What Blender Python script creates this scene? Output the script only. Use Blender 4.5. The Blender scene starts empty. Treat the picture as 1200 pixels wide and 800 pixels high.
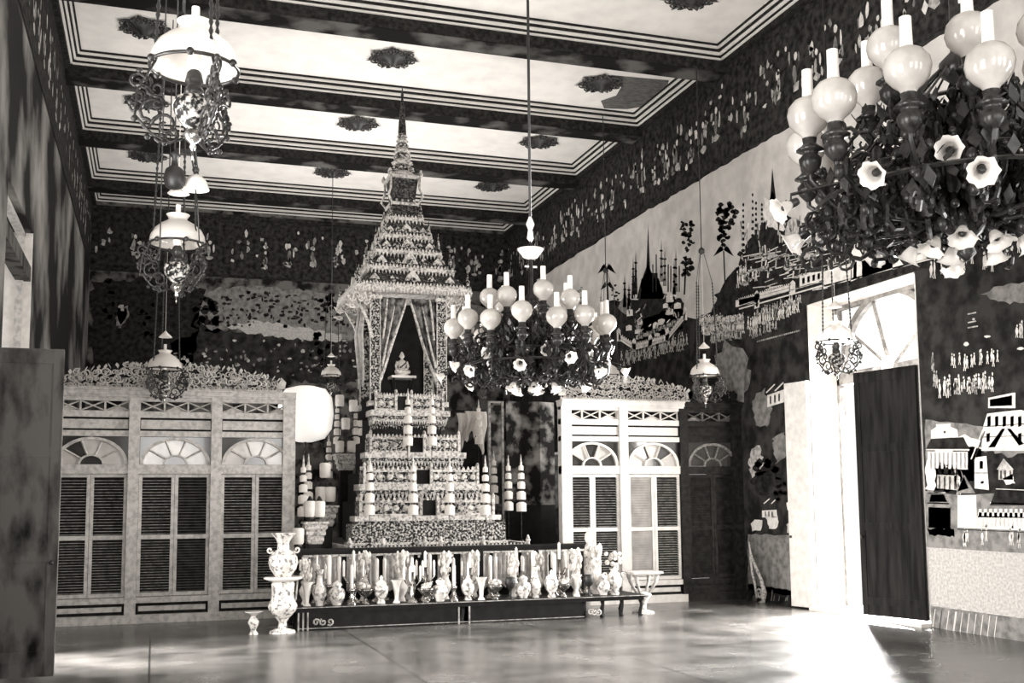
import bpy, math, random
from math import sin, cos, pi, radians, sqrt, atan2
from mathutils import Matrix, Vector
random.seed(7)
S = bpy.context.scene
COL = S.collection

# ---------------------------------------------------------------- camera model
F = 1270.0; CY = 460.0; YAW, PIT, ROL = [radians(a) for a in (18.27, 5.92, -0.51)]; HC = 1.6
fw = Vector((sin(YAW)*cos(PIT), cos(YAW)*cos(PIT), sin(PIT)))
r0 = Vector((cos(YAW), -sin(YAW), 0)); u0 = r0.cross(fw)
rt = r0*cos(ROL) + u0*sin(ROL); up = -r0*sin(ROL) + u0*cos(ROL)

def at(px, py, X=None, Y=None, Z=None):
    """world point where the photo pixel's ray meets the plane X=, Y= or Z="""
    d = fw + rt*((px-600)/F) + up*((CY-py)/F)
    t = X/d.x if X is not None else Y/d.y if Y is not None else (Z-HC)/d.z
    return Vector((d.x*t, d.y*t, HC+d.z*t))

cam = bpy.data.cameras.new('camera'); co = bpy.data.objects.new('camera', cam); COL.objects.link(co)
co.matrix_world = Matrix(((rt.x, up.x, -fw.x, 0), (rt.y, up.y, -fw.y, 0), (rt.z, up.z, -fw.z, HC), (0, 0, 0, 1)))
cam.sensor_width = 36; cam.lens = F/1200*36; cam.shift_y = (CY-400)/1200; cam.clip_start = .05; cam.clip_end = 200
S.camera = co

XL, XR, YF, YB, YS = -1.67, 9.48, -3.0, 28.9, 16.35
ZFR, ZC = 7.6, 9.62          # frieze bottom, ceiling

# ---------------------------------------------------------------- materials
def warm(v): return (v*1.03, v*.975, v*.915, 1)
MATS = {}
def mat(name, c, rough=.6, metal=0, c2=None, scale=6, thr=(.35, .65), stretch=(1, 1, 1), bump=0, spec=.5, trans=0, detail=4, coat=0):
    if name in MATS: return MATS[name]
    m = bpy.data.materials.new(name); m.use_nodes = True; n = m.node_tree; N = n.nodes; Lk = n.links
    b = N['Principled BSDF']
    b.inputs['Roughness'].default_value = rough; b.inputs['Metallic'].default_value = metal
    b.inputs['Specular IOR Level'].default_value = spec
    b.inputs['Coat Weight'].default_value = coat
    b.inputs['Base Color'].default_value = warm(c)
    if c2 is None: c2 = c*.8
    tc = N.new('ShaderNodeTexCoord'); mp = N.new('ShaderNodeMapping'); mp.inputs['Scale'].default_value = stretch
    nz = N.new('ShaderNodeTexNoise'); nz.inputs['Scale'].default_value = scale; nz.inputs['Detail'].default_value = detail
    cr = N.new('ShaderNodeValToRGB'); e = cr.color_ramp.elements
    e[0].position, e[1].position = thr; e[0].color = warm(c2); e[1].color = warm(c)
    Lk.new(tc.outputs['Object'], mp.inputs['Vector']); Lk.new(mp.outputs[0], nz.inputs['Vector'])
    Lk.new(nz.outputs['Fac'], cr.inputs['Fac']); Lk.new(cr.outputs['Color'], b.inputs['Base Color'])
    if bump:
        bp = N.new('ShaderNodeBump'); bp.inputs['Strength'].default_value = bump; bp.inputs['Distance'].default_value = .02
        Lk.new(nz.outputs['Fac'], bp.inputs['Height']); Lk.new(bp.outputs[0], b.inputs['Normal'])
    if trans:
        t = N.new('ShaderNodeBsdfTranslucent'); t.inputs['Color'].default_value = warm(c)
        mx = N.new('ShaderNodeMixShader'); mx.inputs[0].default_value = trans
        Lk.new(b.outputs[0], mx.inputs[1]); Lk.new(t.outputs[0], mx.inputs[2]); Lk.new(mx.outputs[0], N['Material Output'].inputs['Surface'])
    MATS[name] = m; return m

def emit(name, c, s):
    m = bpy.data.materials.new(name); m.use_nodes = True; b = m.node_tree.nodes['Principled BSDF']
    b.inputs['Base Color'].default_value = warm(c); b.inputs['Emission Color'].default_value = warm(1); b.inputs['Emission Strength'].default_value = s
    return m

WHITE = mat('cream_paint', .74, .45, c2=.60, scale=9)
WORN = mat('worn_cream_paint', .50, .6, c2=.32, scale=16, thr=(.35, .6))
CEIL = mat('ceiling_plaster', .80, .8, c2=.70, scale=2.5, thr=(.3, .6))
BEAM = mat('dark_beam_paint', .010, .7, c2=.032, scale=14, spec=.06)
SOFF = mat('beam_underside_stained', .010, .8, c2=.10, scale=1.3, thr=(.38, .52), spec=.06)
GILT = mat('gilt_moulding', .42, .45, c2=.15, scale=16, thr=(.35, .6))
FRZ = mat('frieze_dark_ground', .010, .9, c2=.045, scale=9, spec=.06)
MUR = mat('mural_dark_ground', .012, .9, c2=.04, scale=4.5, thr=(.38, .62), detail=9, spec=.06)
MURB = mat('mural_foliage_ground', .012, .9, c2=.15, scale=3.4, thr=(.42, .60), detail=11, spec=.06)
MID = mat('mural_mid_grey', .22, .8, c2=.10, scale=9, thr=(.35, .6), detail=8)
SKY = mat('mural_pale_sky', .58, .8, c2=.44, scale=3, thr=(.35, .65), detail=6)
SAND = mat('mural_pale_ground', .50, .8, c2=.33, scale=30, thr=(.35, .65), detail=6)
PALE = mat('mural_white_paint', .74, .7, c2=.55, scale=12)
FIG = mat('mural_figure_paint', .55, .7, c2=.22, scale=14)
INK = mat('mural_dark_paint', .008, .9, c2=.03, scale=9, spec=.06)
LWALL = mat('stained_left_wall', .36, .9, c2=.015, scale=1.7, thr=(.44, .70), stretch=(1, .30, .30), detail=14, spec=.1)
DWOOD = mat('dark_door_wood', .006, .8, c2=.09, scale=2.6, thr=(.46, .70), stretch=(2, 2, .8), detail=8, bump=.2, spec=.06)
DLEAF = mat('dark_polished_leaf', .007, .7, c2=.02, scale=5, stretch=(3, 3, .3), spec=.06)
BRONZE = mat('dark_bronze', .008, .3, metal=.1, c2=.03, scale=30, thr=(.45, .7), spec=.3)
IRON = mat('black_iron', .012, .5, c2=.02)
OPAL = mat('opal_glass', .84, .12, c2=.76, scale=5, trans=.35, coat=.5)
OPALG = mat('frosted_globe_glass', .66, .15, c2=.45, scale=9, trans=.35, coat=.5)
PORC = mat('white_porcelain', .72, .25, c2=.20, scale=20, thr=(.38, .50), coat=.3)
PORCW = mat('plain_white_porcelain', .80, .2, c2=.7, scale=6, coat=.4)
SILVER = mat('tarnished_silver', .5, .25, metal=.8, c2=.12, scale=20, thr=(.35, .6))
LACQ = mat('black_lacquer', .007, .45, c2=.014, scale=8, spec=.12)
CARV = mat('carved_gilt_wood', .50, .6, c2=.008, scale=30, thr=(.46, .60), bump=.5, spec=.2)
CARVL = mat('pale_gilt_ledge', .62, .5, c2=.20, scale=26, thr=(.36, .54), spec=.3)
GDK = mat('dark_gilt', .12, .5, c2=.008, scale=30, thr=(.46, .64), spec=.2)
SILK = mat('white_silk', .86, .6, c2=.78, scale=14, trans=.2)
DRAPE = mat('patterned_dark_drape', .012, .8, c2=.20, scale=10, thr=(.40, .60))
PLATE = mat('dark_louvre_wood', .009, .7, c2=.025, scale=9, spec=.06)
EDGE = mat('louvre_slat_wood', .11, .5, c2=.04, scale=5)
LATT = mat('pale_louvre_slat', .45, .5, c2=.30, scale=5)
DBAY = mat('dark_bay', .008, .7, c2=.022, scale=12, spec=.06)  # third bay of the right partition, darker than its cream neighbours
DEDGE = mat('dark_bay_edge', .20, .5, c2=.07, scale=30, thr=(.4, .6))
PANEG = mat('clouded_pane_glass', .62, .15, c2=.5, scale=5, coat=.5)
PANED = mat('dark_pane_glass', .04, .1, c2=.06, scale=5, coat=.5)
FLOWR = mat('white_paper_flowers', .82, .8, c2=.5, scale=30, thr=(.4, .6))
STRAW = mat('canvas_cloud_painting', .36, .8, c2=.015, scale=3.5, thr=(.46, .66), detail=4, spec=.1)

# ---------------------------------------------------------------- mesh builder
class MB:
    def __init__(s): s.v=[]; s.f=[]; s.m=[]; s.s=[]; s.M=Matrix.Identity(4)
    def add(s, vs, fs, m=0, sm=False):
        o = len(s.v); s.v += [tuple(s.M @ Vector(p)) for p in vs]
        for f in fs: s.f.append([i+o for i in f]); s.m.append(m); s.s.append(sm)
        return s
    def box(s, a, b, m=0):
        x0,y0,z0 = a; x1,y1,z1 = b
        return s.add([(x0,y0,z0),(x1,y0,z0),(x1,y1,z0),(x0,y1,z0),(x0,y0,z1),(x1,y0,z1),(x1,y1,z1),(x0,y1,z1)],
              [(0,3,2,1),(4,5,6,7),(0,1,5,4),(1,2,6,5),(2,3,7,6),(3,0,4,7)], m)
    def cbox(s, c, w, d, h, m=0):      # centred in x,y; c.z = bottom
        return s.box((c[0]-w/2, c[1]-d/2, c[2]), (c[0]+w/2, c[1]+d/2, c[2]+h), m)
    def frustum(s, c, w0, d0, w1, d1, h, m=0):
        x,y,z = c
        return s.add([(x-w0/2,y-d0/2,z),(x+w0/2,y-d0/2,z),(x+w0/2,y+d0/2,z),(x-w0/2,y+d0/2,z),
               (x-w1/2,y-d1/2,z+h),(x+w1/2,y-d1/2,z+h),(x+w1/2,y+d1/2,z+h),(x-w1/2,y+d1/2,z+h)],
              [(0,3,2,1),(4,5,6,7),(0,1,5,4),(1,2,6,5),(2,3,7,6),(3,0,4,7)], m)
    def lathe(s, prof, c=(0,0,0), n=14, m=0, cap=True, wave=0, waves=8):
        vs=[]; k=len(prof)
        for j,(r,z) in enumerate(prof):
            for i in range(n):
                a=2*pi*i/n; rr=r*(1+wave*(j/(k-1))*cos(waves*a)) if wave else r
                vs.append((c[0]+rr*cos(a), c[1]+rr*sin(a), c[2]+z))
        fs=[(j*n+i, j*n+(i+1)%n, (j+1)*n+(i+1)%n, (j+1)*n+i) for j in range(k-1) for i in range(n)]
        s.add(vs, fs, m, True)
        if cap:
            s.add([vs[i] for i in range(n)], [tuple(range(n-1,-1,-1))], m)
            s.add([vs[(k-1)*n+i] for i in range(n)], [tuple(range(n))], m)
        return s
    def tube(s, pts, r, n=5, m=0, r1=None):
        pts=[Vector(p) for p in pts]; K=len(pts); vs=[]; prev=None
        for i,p in enumerate(pts):
            t=(pts[min(i+1,K-1)]-pts[max(i-1,0)])
            if t.length<1e-9: t=Vector((0,0,1))
            t.normalize()
            if prev is None:
                a=Vector((0,0,1)) if abs(t.z)<.9 else Vector((1,0,0)); u=t.cross(a).normalized()
            else:
                u=(prev-t*prev.dot(t)); u=u.normalized() if u.length>1e-6 else t.orthogonal().normalized()
            prev=u; w=t.cross(u)
            rr = r[i] if isinstance(r,(list,tuple)) else (r if r1 is None else r+(r1-r)*i/(K-1))
            for j in range(n):
                a=2*pi*j/n; q=p+(u*cos(a)+w*sin(a))*rr; vs.append(tuple(q))
        fs=[(i*n+j, i*n+(j+1)%n, (i+1)*n+(j+1)%n, (i+1)*n+j) for i in range(K-1) for j in range(n)]
        fs += [tuple(range(n-1,-1,-1)), tuple(range((K-1)*n, K*n))]
        return s.add(vs, fs, m, n>4)
    def ball(s, c, r, m=0, n=8, k=6, sc=(1,1,1)):
        prof=[(max(1e-4,sin(pi*j/k)), -cos(pi*j/k)) for j in range(k+1)]
        vs=[(c[0]+q*cos(2*pi*i/n)*r*sc[0], c[1]+q*sin(2*pi*i/n)*r*sc[1], c[2]+z*r*sc[2]) for q,z in prof for i in range(n)]
        return s.add(vs, [(j*n+i, j*n+(i+1)%n, (j+1)*n+(i+1)%n, (j+1)*n+i) for j in range(k) for i in range(n)], m, True)
    def prism(s, poly, O, U, V, W, m=0):     # 2-D polygon in plane (O,U,V) extruded along W
        O,U,V,W=map(Vector,(O,U,V,W)); n=len(poly)
        a=[O+U*p[0]+V*p[1] for p in poly]; b=[p+W for p in a]
        return s.add([tuple(p) for p in a+b], [tuple(range(n)), tuple(range(2*n-1,n-1,-1))]+[(i,i+n,(i+1)%n+n,(i+1)%n) for i in range(n)], m)
    def build(s, name, mats, parent=None, loc=(0,0,0)):
        me=bpy.data.meshes.new(name); me.from_pydata(s.v, [], s.f)
        for mm in (mats if isinstance(mats,(list,tuple)) else [mats]): me.materials.append(mm)
        me.polygons.foreach_set('material_index', s.m); me.polygons.foreach_set('use_smooth', s.s); me.update()
        o=bpy.data.objects.new(name, me); COL.objects.link(o); o.location=loc
        if parent: o.parent=parent
        return o

def tag(o, label=None, cat=None, group=None, kind=None):
    if label: o['label']=label
    if cat: o['category']=cat
    if group: o['group']=group
    if kind: o['kind']=kind
    return o
def thing(name, label, cat, loc, rz=0, group=None):
    o=bpy.data.objects.new(name, None); COL.objects.link(o); o.empty_display_size=.1
    o.location=loc; o.rotation_euler=(0,0,rz); return tag(o, label, cat, group)
def copy_tree(o, parent=None):
    c=o.copy(); COL.objects.link(c)
    if parent: c.parent=parent
    for ch in list(o.children): copy_tree(ch, c)
    return c
def place(proto, used, loc, label, rz=0, group=None, sc=1):
    o = proto if not used else copy_tree(proto)
    o.location=loc; o.rotation_euler=(0,0,rz); o.scale=(sc,sc,sc); o['label']=label
    if group: o['group']=group
    return o
def spiral(c, U, V, r, turns=1.25, a0=0, n=16, sgn=1):
    c,U,V=Vector(c),Vector(U),Vector(V)
    return [c+(U*cos(a0+sgn*2*pi*turns*i/n)+V*sin(a0+sgn*2*pi*turns*i/n))*r*(1-.82*i/n) for i in range(n+1)]

# ---------------------------------------------------------------- room shell
fl=bpy.data.materials.new('polished_floor'); fl.use_nodes=True; N=fl.node_tree.nodes; Lk=fl.node_tree.links; b=N['Principled BSDF']
tc=N.new('ShaderNodeTexCoord'); nz=N.new('ShaderNodeTexNoise'); nz.inputs['Scale'].default_value=1.3; nz.inputs['Detail'].default_value=9
cr=N.new('ShaderNodeValToRGB'); cr.color_ramp.elements[0].position=.35; cr.color_ramp.elements[1].position=.7
cr.color_ramp.elements[0].color=warm(.05); cr.color_ramp.elements[1].color=warm(.17)
bk=N.new('ShaderNodeTexBrick'); bk.inputs['Scale'].default_value=1; bk.inputs['Brick Width'].default_value=2.4; bk.inputs['Row Height'].default_value=1.6
bk.inputs['Mortar Size'].default_value=.012; bk.inputs['Color1'].default_value=(1,1,1,1); bk.inputs['Color2'].default_value=(.86,.86,.86,1); bk.inputs['Mortar'].default_value=(.25,.25,.25,1); bk.offset=0
mx=N.new('ShaderNodeMix'); mx.data_type='RGBA'; mx.blend_type='MULTIPLY'; mx.inputs[0].default_value=1
Lk.new(tc.outputs['Object'],nz.inputs['Vector']); Lk.new(tc.outputs['Object'],bk.inputs['Vector']); Lk.new(nz.outputs['Fac'],cr.inputs['Fac'])
Lk.new(cr.outputs['Color'],mx.inputs[6]); Lk.new(bk.outputs['Color'],mx.inputs[7]); Lk.new(mx.outputs[2],b.inputs['Base Color'])
rr=N.new('ShaderNodeMapRange'); rr.inputs[3].default_value=.16; rr.inputs[4].default_value=.34; Lk.new(nz.outputs['Fac'],rr.inputs[0]); Lk.new(rr.outputs[0],b.inputs['Roughness'])
bp=N.new('ShaderNodeBump'); bp.inputs['Strength'].default_value=.08; Lk.new(nz.outputs['Fac'],bp.inputs['Height']); Lk.new(bp.outputs[0],b.inputs['Normal'])

def struct(o): o['kind']='structure'; return o
T=.6
struct(MB().box((XL-T,YF-.3,-.2),(XR+T,YB+.3,0)).build('floor', fl))
struct(MB().box((XL-T,YF-.3,ZC),(XR+T,YB+.3,ZC+.2)).build('ceiling', CEIL))

def wall_x(name, x0, x1, holes, m, zt=ZC):
    """wall of constant X with rectangular holes (y0,y1,z0,z1), one hole per y range"""
    mb=MB(); y=YF
    for (a,bb,z0,z1) in sorted(holes):
        mb.box((x0,y,0),(x1,a,zt))
        if z0>0: mb.box((x0,a,0),(x1,bb,z0))
        if z1<zt: mb.box((x0,a,z1),(x1,bb,zt))
        y=bb
    mb.box((x0,y,0),(x1,YB,zt))
    return struct(mb.build(name, m))
# door in the right wall, from the photo
DY0, DY1, DZ = 11.7, 14.2, 4.62
LH=[(1.0,3.4,.0,4.6),(5.2,7.6,.0,4.6),(12.2,13.1,0,3.1),(13.3,16.05,3.2,5.4)]+[(y-1.05,y+1.05,0,2.9) for y in (18.6,22.1,25.6)]
wl=wall_x('wall_left', XL-T, XL, LH, LWALL)
RH=[(-.6,1.6,0,4.6),(3.6,5.8,0,4.6),(DY0,DY1,0,DZ)]+[(y-1.05,y+1.05,0,2.9) for y in (18.6,22.1,25.6)]
wr=wall_x('wall_right', XR, XR+T, RH, MUR)
wb=struct(MB().box((XL-T,YB,0),(XR+T,YB+.3,ZC)).build('wall_back', MURB))
mb=MB(); xs=[XL-T,-.6,1.6,2.8,5.0,6.2,8.4,XR+T]
for i in range(0,7):
    if i%2==0: mb.box((xs[i],YF-.3,0),(xs[i+1],YF,ZC))
    else: mb.box((xs[i],YF-.3,5.2),(xs[i+1],YF,ZC))
struct(mb.build('wall_front', WORN))

# ceiling beams and the mouldings round each coffer
cents=[16.62+3.5*k for k in range(-5,4)]
for i,yc in enumerate(cents):
    mb=MB(); mb.box((XL,yc-.22,9.2),(XR,yc+.26,ZC)); 
    mb.box((XL,yc-.215,9.19),(XR,yc+.255,9.2),1)
    struct(mb.build('trim_%d'%(i+1), [BEAM,SOFF]))
edges=[YF]+[v for c in cents for v in (c-.22,c+.26)]+[YB]
k=len(cents)+1
for i in range(0,len(edges),2):
    a,bb=edges[i],edges[i+1]
    if bb-a<.8: continue
    mb=MB()
    for q,(dz,w,m_) in enumerate(((.22,.035,2),(.19,.06,0),(.16,.09,2),(.11,.12,0),(.07,.15,2),(.03,.18,0))):
        z0=ZC-dz
        z1=ZC-(.19,.16,.11,.07,.03,0)[q]
        x0,x1=XL+.10,XR-.10
        mb.box((x0,a,z0),(x1,a+w,z1),m_); mb.box((x0,bb-w,z0),(x1,bb,z1),m_)
        mb.box((x0,a,z0),(x0+w,bb,z1),m_); mb.box((x1-w,a,z0),(x1,bb,z1),m_)
    mb.box((XL,a,9.30),(XL+.10,bb,ZC),0); mb.box((XR-.10,a,9.30),(XR,bb,ZC),0)
    struct(mb.build('trim_%d'%k, [BEAM,GILT,CEIL])); k+=1

sm=MB(); pts=[(706,94),(716,88),(760,92),(784,94),(781,104),(770,114),(752,125),(735,128),(708,127),(704,118),(722,112),(728,102)]
sm.add([tuple(at(x,y,Z=ZC-.004)) for x,y in pts],[tuple(range(len(pts)))]); sm.build('water_stain', mat('brown_ceiling_stain', .14, .9, c2=.04, scale=9, stretch=(1,5,1)), bpy.data.objects['ceiling'])
# friezes: dark band with a row of painted figures, built on each wall
def blob(mb, P, w, h, m, O, U, V, n=7, jit=.15):
    mb.add([tuple(O+U*(P[0]+w*cos(2*pi*i/n)*(1+random.uniform(-jit,jit)))+V*(P[1]+h*sin(2*pi*i/n)*(1+random.uniform(-jit,jit)))) for i in range(n)], [tuple(range(n))], m)
def frieze(parent, O, U, L, n):
    V=Vector((0,0,1)); Nn=U.cross(V)
    mb=MB()
    mb.add([tuple(O+V*ZFR),tuple(O+U*L+V*ZFR),tuple(O+U*L+V*9.3),tuple(O+V*9.3)],[(0,1,2,3)],0)
    for z,h,m in ((ZFR+.02,.05,2),(9.16,.05,2)):
        mb.add([tuple(O+Nn*.002+V*z),tuple(O+Nn*.002+U*L+V*z),tuple(O+Nn*.002+U*L+V*(z+h)),tuple(O+Nn*.002+V*(z+h))],[(0,1,2,3)],m)
    o2=O+Nn*.004
    for i in range(n):
        p=L*(i+.5)/n+random.uniform(-.1,.1); s=random.uniform(.6,1.05); z=ZFR+.38+random.uniform(-.05,.15)
        for q in range(random.randint(3,8)): blob(mb,(p+random.uniform(-.22,.22),z+random.uniform(-.05,.75)),random.uniform(.02,.07),random.uniform(.03,.12),random.choice((1,1,4,3)),o2,U,V,8,.45)
        if random.random()<.35: continue
        blob(mb,(p,z+.02*s),.11*s,.08*s,1,o2,U,V,8,.4); blob(mb,(p+random.uniform(-.04,.04),z+.26*s),.055*s,.16*s,random.choice((1,4)),o2,U,V,8,.35); blob(mb,(p+.01,z+.53*s),.05*s,.07*s,3,o2,U,V)
        if random.random()<.6: blob(mb,(p+.13*s,z+.34*s),.025,.14*s,3,o2,U,V)
        if random.random()<.5: blob(mb,(p-.14*s,z+.22*s),.03,.10*s,1,o2,U,V)
        if random.random()<.5: blob(mb,(p+.05,z+.80*s),.03,.09,1,o2,U,V)
        if random.random()<.5: blob(mb,(p+.25,z+.9*s),.03,.05,3,o2,U,V)
    return mb.build('frieze', [FRZ,FIG,BEAM,PALE,MID], parent)
frieze(wr, Vector((XR-.01,YB,0)), Vector((0,-1,0)), YB-YF, 62)
frieze(wb, Vector((XL,YB-.01,0)), Vector((1,0,0)), XR-XL, 17)
frieze(wl, Vector((XL+.01,YF,0)), Vector((0,1,0)), YB-YF, 45)
# ---------------------------------------------------------------- mural on the right wall (flat paint, drawn where it stands)
LAY=[0]
class Paint:
    def __init__(s, plane): s.mb=MB(); s.plane=plane; s.k=0
    def pt(s, x, y):
        s_={'X':dict(X=XR-.012-.0015*s.k),'B':dict(Y=YB-.012-.0015*s.k)}[s.plane]
        return tuple(at(x,y,**s_))
    def poly(s, pts, m):
        s.mb.add([s.pt(*p) for p in pts],[tuple(range(len(pts)))],m)
    def rag(s, pts, m, amp=2, step=5):       # polygon with a ragged hand-painted edge
        out=[]
        for i,p in enumerate(pts):
            q=pts[(i+1)%len(pts)]; d=math.hypot(q[0]-p[0],q[1]-p[1]); n=max(1,int(d/step))
            for j in range(n):
                t=j/n; out.append((p[0]+(q[0]-p[0])*t+random.uniform(-amp,amp), p[1]+(q[1]-p[1])*t+random.uniform(-amp,amp)))
        s.poly(out,m)
    def spot(s, x, y, w, h, m, n=7, jit=.25, sl=0):
        s.poly([(x+w*cos(2*pi*i/n)*(1+random.uniform(-jit,jit)), y+sl*w*cos(2*pi*i/n)+h*sin(2*pi*i/n)*(1+random.uniform(-jit,jit))) for i in range(n)],m)
    def line(s, a, b, w, m):
        dx,dy=b[0]-a[0],b[1]-a[1]; L=math.hypot(dx,dy) or 1; nx,ny=-dy/L*w/2,dx/L*w/2
        s.poly([(a[0]+nx,a[1]+ny),(b[0]+nx,b[1]+ny),(b[0]-nx,b[1]-ny),(a[0]-nx,a[1]-ny)],m)
    def crowd(s, a, b, n, h, m=1, w=1.3, dens=1):
        for i in range(n):
            t=(i+random.random())/n; x=a[0]+(b[0]-a[0])*t; y=a[1]+(b[1]-a[1])*t+random.uniform(-1,1)*h*.2
            hh=h*random.uniform(.7,1.2)
            s.spot(x,y,w*random.uniform(.7,1.2),hh*.42,m,6); s.spot(x+random.uniform(-.5,.5),y-hh*.55,w*.6,hh*.13,m,6)
            s.line((x-.6,y+hh*.35),(x-1,y+hh*.65),.9,m); s.line((x+.6,y+hh*.35),(x+1.2,y+hh*.65),.9,m)
    def tree(s, x, y, w, h, m, n=26):
        for i in range(n):
            a=random.random()*2*pi; r=sqrt(random.random()); s.spot(x+w*r*cos(a),y+h*r*sin(a),w*.3,w*.25,m,7,.4)
MM=[INK,PALE,FIG,MID,SKY,SAND,MUR,FRZ]     # 0 ink 1 white 2 figure 3 mid 4 sky 5 sand 6 ground 7 frieze
P=Paint('X')
P.rag([(629,328),(740,258),(913,156),(1060,68),(1200,-18),(1250,-45),(1250,60),(1200,150),(1130,215),(1075,235),(1030,250),(960,262),(905,262),(878,300),(848,330),(830,375),(808,372),(770,350),(735,352),(712,352),(700,372),(668,368),(640,362)],4,1.2,6)
P.k=1
# clouds
for x,y,w,h in ((1010,195,30,20),(1045,170,18,30),(1060,220,22,14)): P.spot(x,y,w,h,1,11,.3)
# palms and trees
def palm(x,y,yb,r,m=0):
    P.line((x,y),(x+2,yb),1.6,m)
    for k in range(9):
        a=-pi*.05-pi*.9*k/8; ex,ey=x+r*cos(a),y+r*.6*sin(a)
        P.poly([(x,y-1),(x+(ex-x)*.6,ey-2),(ex+(ex-x)*.25,ey+r*.75),(x+(ex-x)*.5,ey+3)],m)
palm(711,315,385,9); palm(712,335,390,7)
P.tree(852,252,12,17,0); P.tree(849,275,8,12,0); palm(848,294,340,10)
P.tree(806,275,8,20,0,30); P.tree(803,312,9,12,0,18); P.line((804,300),(802,345),2,0)
P.tree(722,345,5,12,0,14); P.tree(800,265,5,6,0,8)
P.tree(876,310,12,22,0,22); P.tree(680,345,5,14,3,12)
# far temple compound behind its eight-sided white wall
P.k=2
P.rag([(726,392),(732,372),(748,352),(752,330),(758,318),(770,320),(778,342),(800,352),(802,362),(805,385),(776,410),(742,414)],0,1.6,4)
P.poly([(757,322),(759.6,262),(762,322)],0); P.poly([(750,334),(759,308),(770,334)],0); P.poly([(746,350),(752,326),(772,326),(778,350)],0)
for x,t,bt in ((732,320,360),(742,300,350),(745,292,345),(737,330,362),(775,278,330),(779,290,335),(792,288,342),(790,300,345)):
    P.poly([(x-2.2,bt),(x,t),(x+2.2,bt)],0 if x<760 else 3); 
    for q in range(4): P.spot(x,t+(bt-t)*(.3+.18*q),2.0,1.4,0)
P.rag([(724,360),(732,344),(740,356),(738,372)],3,1); P.rag([(778,345),(790,336),(795,350),(784,360)],1,.8)
P.rag([(744,380),(760,372),(790,360),(803,364),(800,384),(772,400),(748,400)],3,1.5,4)
P.k=3
for i in range(40): x=random.uniform(735,800); y=random.uniform(345,395); P.line((x,y),(x+random.uniform(-2,5),y-random.uniform(2,6)),random.uniform(.8,1.6),random.choice((2,3,1)))
for x in (765,769,783,786,796): P.line((x,342),(x,random.uniform(296,318)),1.2,0)
for x,y,w,h in ((738,366,3.5,4.5),(785,349,4.5,5.5),(737,384,3.5,3.5),(750,378,3,3),(768,381,3,4),(775,377,4,4),(785,365,4,4),(780,358,3,3),(794,358,4,4),(748,388,4,3),(757,392,3,2),(770,392,3,2)):
    P.poly([(x-w,y+h),(x-w,y-h*.5),(x,y-h),(x+w,y-h*.7),(x+w,y+h*.8)],1)
for x in range(745,800,4): P.crowd((x,396-(x-745)*.42),(x+3,395-(x-745)*.42),2,4,2,.8)
P.k=4
def parapet(pts,h,m=1,base=3):
    for (a,bb) in zip(pts,pts[1:]):
        P.poly([a,bb,(bb[0],bb[1]+h),(a[0],a[1]+h)],m)
        n=max(2,int((bb[0]-a[0])/2.2))
        for i in range(n+1):
            t=i/n; x=a[0]+(bb[0]-a[0])*t; y=a[1]+(bb[1]-a[1])*t; P.line((x,y-1.5),(x,y+1),1,m)
        P.line((a[0],a[1]+h+1.3),(bb[0],bb[1]+h+1.3),1,0)
        P.line((a[0],a[1]+h*.55),(bb[0],bb[1]+h*.55),.7,2)
parapet([(725,391),(743,403),(762,398),(782,392),(803,366)],7)
for x,y in ((725,389),(743,401),(762,396),(782,389),(803,364)): P.poly([(x-2.2,y+11),(x-2.2,y-2),(x,y-5),(x+2.2,y-2),(x+2.2,y+11)],1)
P.crowd((728,418),(806,396),26,9,2,1.1); P.crowd((730,424),(800,404),22,8,2,1)
# marching crowd
P.k=2
P.rag([(815,395),(818,372),(850,360),(880,352),(930,345),(935,352),(890,372),(860,385),(846,398)],0,2,5)
P.k=3
P.crowd((820,376),(872,372),38,9,1,1.0); P.crowd((822,386),(872,383),36,9,1,1.0); P.crowd((832,396),(868,392),20,8,2,1.0)
P.crowd((876,380),(936,356),26,13,1,1.2); P.crowd((876,390),(910,380),10,9,2,1.1); P.crowd((884,368),(940,348),18,8,2,1)
P.rag([(838,345),(850,338),(870,344),(872,368),(846,372)],0,2,4)
# great temple complex upper centre
P.k=2
P.rag([(862,345),(866,310),(872,296),(885,272),(900,254),(915,250),(940,262),(975,262),(1000,268),(1040,262),(1080,245),(1120,232),(1160,222),(1215,205),(1215,290),(1150,300),(1090,312),(1040,325),(960,342),(900,352),(868,358)],0,2.5,5)
P.poly([(902,240),(905,196),(910,240)],0); P.poly([(896,254),(905,222),(916,254)],0)
P.k=3
P.rag([(897,232),(910,236),(922,262),(918,272),(900,265),(893,250)],1,1.5,4)
for x,t,bt in ((871,240,300),(882,228,300),(886,238,296),(893,240,290),(921,236,262)):
    for q in range(9): P.spot(x,t+(bt-t)*q/9,1.1+.15*q,2.2,0,6)
for x,y,w,h in ((930,268,12,14),(955,275,14,10),(985,270,10,12),(1006,262,8,14),(905,300,10,4),(945,300,12,5),(1060,270,10,10),(893,315,12,3),(926,312,8,4)): P.rag([(x-w,y+h),(x-w*.8,y-h*.3),(x,y-h),(x+w*.8,y-h*.5),(x+w,y+h*.6)],2,1.4,3)
for i in range(120):
    x=random.uniform(868,1010); y=random.uniform(262,330); P.line((x,y),(x+random.uniform(-2,2),y-random.uniform(4,14)),random.uniform(.8,1.8),random.choice((1,2,2,3)))
for i in range(70):
    x=random.uniform(868,1010); y=random.uniform(285,340); P.line((x,y),(x+random.uniform(8,22),y-random.uniform(2,7)),1.1,random.choice((1,2)))
P.k=4
for x,y in ((866,318),(872,325),(878,322)): P.crowd((x,y),(x+8,y-1),4,9,1)
P.crowd((864,330),(882,322),8,14,1,1.3)
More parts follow.
